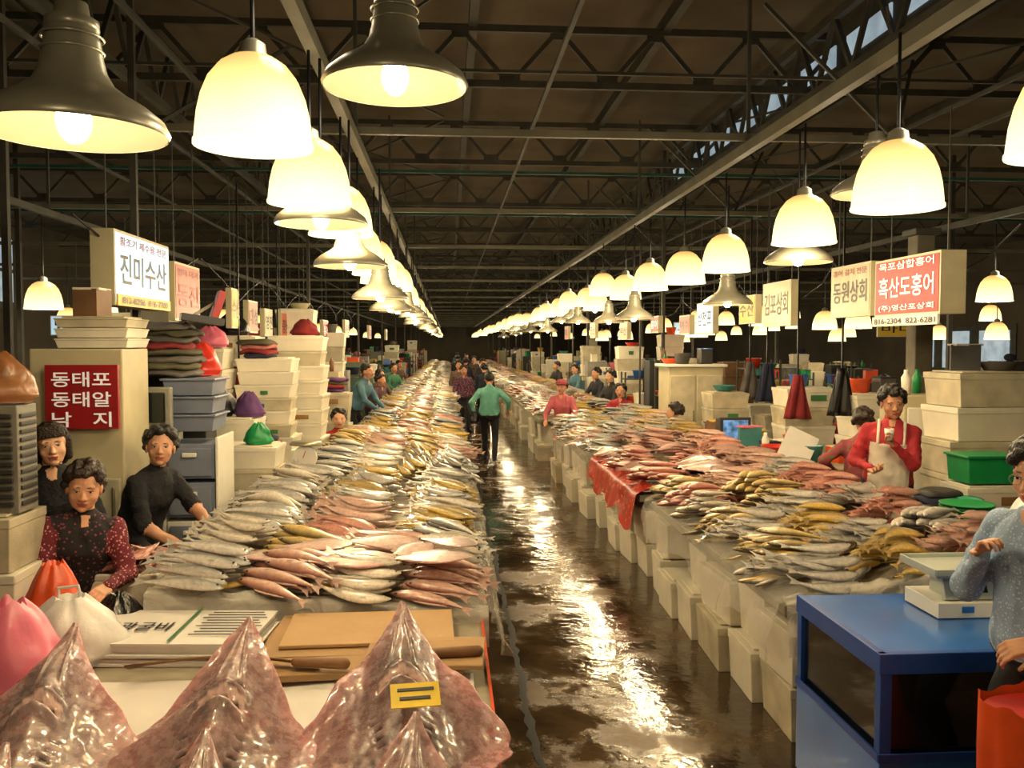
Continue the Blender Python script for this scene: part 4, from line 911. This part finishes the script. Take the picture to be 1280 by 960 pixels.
    if hair=='bob':
        for sx in(-1,1): hb.append(capsule((sx*.077,.01,.03),(sx*.076,.03,-.075),.026,.02,10))
        hb.append(capsule((-.05,.075,.0),(-.04,.07,-.085),.04,.035,10)); hb.append(capsule((.05,.075,.0),(.04,.07,-.085),.04,.035,10))
        for q in range(9): a=-1.1+q*.275; hb.append(capsule((.06*math.sin(a),-.045-.025*math.cos(a),.1),(.068*math.sin(a),-.058-.02*math.cos(a),.052),.016,.009,8))
    P,F=remesh(hb,.006 if near else .011,1); b.add(P.tolist(),F,HR,True,H4)
    if hat:
        b.add(*ellip((0,.012,.07),(.1,.115,.066),18),hat,True,H4); b.add(*ellip((0,-.04,.06),(.095,.12,.008),18),hat,True,H4)
    return b.obj(name), mx
bl=M('black_knit',(26,24,28),.85,bump=.4,bscale=50); mar=M('maroon_floral',(104,28,42),.85,spots=((200,140,140),60),bump=.4,bscale=22); jean=M('dark_trousers',(26,26,32),.8); teal=M('teal_jacket',(100,168,150),.7,bump=.4,bscale=18); redj=M('red_jacket',(164,34,42),.8,bump=.5,bscale=18)
pinkj=M('pink_jacket',(206,104,116),.7); wap=M('white_apron',(226,218,200),.6,bump=.4,bscale=12); lb=M('pale_blue_smock',(142,166,196),.8,var=.12,bump=.4,spots=((190,204,216),70),bscale=20); bluej=M('steel_blue_shirt',(84,124,142),.8); grn=M('green_top',(56,110,84),.8)
floral=M('dark_floral',(30,26,30),.85,spots=((120,60,70),45),bump=.4,bscale=22); stripe=M('purple_dark_top',(72,40,64),.8,spots=((190,110,130),30))
navy=M('dark_navy_coat',(30,32,46),.8); brn=M('grey_brown_coat',(92,72,58),.8); dgr=M('charcoal_vest',(48,48,50),.8)
def stool(x,y,z,h):
    b=B(); b.lathe((x,y,z),[(0,h),(.16,h),(.17,h-.02),(.15,h-.03),(.13,h-.03),(.17,0),(.16,0),(.12,h-.04)],REDP,20); return b.obj('plastic_stool')
SIT=((.13,-.40,.05),(-.13,-.40,.05))
stool(-2.0,4.78,.29,.42); human('seated_market_woman',(-2.0,4.78,.29),26,mar,jean,H=1.56,hipz=.53,lean=18,feet=SIT,hands=((.13,-.46,.66),(-.03,-.40,.62)),near=True,vest=floral,headpitch=8,headyaw=-6,headroll=6,side_lean=7,hair='perm',bulk=1.1,skin=1)
stool(-2.26,5.3,.29,.54); human('seated_market_woman',(-2.26,5.3,.29),18,bl,jean,H=1.6,hipz=.66,lean=10,feet=SIT,hands=((.1,-.36,.76),(-.22,-.3,.7)),near=True,headyaw=6,headroll=-6,side_lean=-4,hair='bob',skin=0)
stool(-2.06,5.88,.29,.5); human('seated_market_woman',(-2.06,5.86,.29),66,bl,jean,H=1.62,hipz=.61,lean=26,feet=SIT,hands=((.06,-.66,.62),(-.10,-.46,.60)),near=True,headyaw=-50,headpitch=-6,headroll=4,bare=True,bulk=1.08,skin=1,neckline=False)
human('fish_seller_man',(-1.5,14.0,.29),70,bluej,jean,H=1.6,lean=28,hands=((.1,-.5,.85),(-.15,-.5,.85)),hair='short')
human('seated_market_woman',(-1.42,11.1,.29),30,redj,jean,H=1.55,hipz=.34,lean=16,feet=SIT,hands=((.2,-.4,.55),(-.2,-.42,.55)),headyaw=-20)
human('fish_seller_woman',(-1.5,17.6,.0),60,M('plum_top',(90,60,76),.8),jean,lean=22,hands=((.15,-.45,.95),(-.15,-.4,.8)))
human('fish_seller_woman',(-1.55,19.6,.0),40,brn,jean,lean=10,hands=((.15,-.4,.95),(-.15,-.1,.8)))
human('walking_woman',(.75,16.0,0),176,teal,jean,H=1.62,feet=((.08,-.24,.05),(-.09,.2,.07)),hands=((.27,.05,.86),(-.34,-.06,.95)),bulk=1.15,hair='short',lean=3)
bag('black_shoulder_bag',(.46,16.0,.72),(.1,.14,.26),BLACK,3,True)
human('walking_shopper',(.38,21.8,0),8,stripe,jean,H=1.6,feet=((.1,-.2,.05),(-.1,.12,.05)),bulk=1.15,lean=2)
human('walking_shopper',(.3,24.8,0),0,brn,jean,H=1.66,feet=((.1,-.1,.05),(-.1,.16,.05)),bulk=1.15)
human('walking_shopper',(.95,23,0),185,navy,jean,H=1.62,feet=((.1,-.15,.05),(-.1,.12,.05)),bulk=1.2)
for x,y,c_,r_ in((.6,30,navy,180),(1.0,34,brn,0),(.4,38,dgr,180),(.9,43,navy,0),(.5,50,bluej,180),(1.1,28,dgr,5)): human('walking_shopper',(x,y,0),r_,c_,jean,H=1.66,feet=((.1,-.12,.05),(-.1,.12,.05)))
human('fish_seller_woman',(1.98,14.85,0),-25,pinkj,jean,H=1.56,lean=20,hands=((.2,-.42,.9),(-.2,-.42,.88)),apron=pinkj,hat=M('rose_hat',(160,70,80),.8),bulk=1.15)
human('seated_market_woman',(2.95,14.85,.1),-20,redj,jean,H=1.6,hipz=.62,lean=5,feet=SIT,hands=((.2,-.35,.8),(-.2,-.35,.8)),bulk=1.1)
human('seated_market_woman',(3.05,11.35,.29),-110,grn,jean,H=1.56,hipz=.35,lean=8,feet=SIT,hands=((.2,-.35,.7),(-.2,-.35,.7)),hair='perm')
o,mx=human('apron_market_woman',(3.34,6.45,.27),-26,redj,jean,H=1.54,lean=4,side_lean=3,hands=((.03,-.27,1.15),(-.12,-.26,.96)),near=True,apron=wap,bulk=1.14,headyaw=10,headpitch=8,headroll=-5,curl=.9,palm=(0,-.4,.5),skin=2)
b=B(); c=mx@V((.0,-.31,1.18)); b.lathe(c,[(0,0),(.026,0),(.034,.085),(.031,.085),(.024,.006),(0,.006)],PAPER,18); b.obj('paper_cup')
human('market_woman_turned_away',(3.55,7.3,.29),150,M('crimson_top',(140,60,66),.8,spots=((80,120,70),25)),jean,H=1.5,hipz=.6,lean=10,feet=SIT,near=False,hair='perm')
human('market_woman_in_red',(5.35,11.2,0),170,redj,jean,H=1.6,lean=10)
human('passing_customer',(6.4,12.5,0),20,navy,jean,H=1.66); human('passing_customer',(8.0,14.5,0),-60,brn,jean,H=1.66)
for x,y,t in((3.3,19,navy),(3.35,22.5,bluej),(-1.5,23.5,grn),(3.3,26,dgr),(-1.6,28,brn),(3.3,17.3,dgr)): human('fish_seller_woman',(x,y,.0),-60 if x>0 else 40,t,jean,H=1.62,lean=10,hands=((.15,-.4,.95),(-.15,-.4,.95)))
human('customer_in_blue_smock',(2.27,3.13,.12),-74,lb,jean,H=1.66,lean=6,hands=((.16,-.28,.98),(-.10,-.24,1.24)),near=True,headyaw=10,headpitch=10,glasses=True,bulk=1.2,curl=.8,hair='perm',skin=1)
b=B(); b.bb(2.0,2.7,2.99,3.38,0,.12,PAL); b.obj('wooden_step')
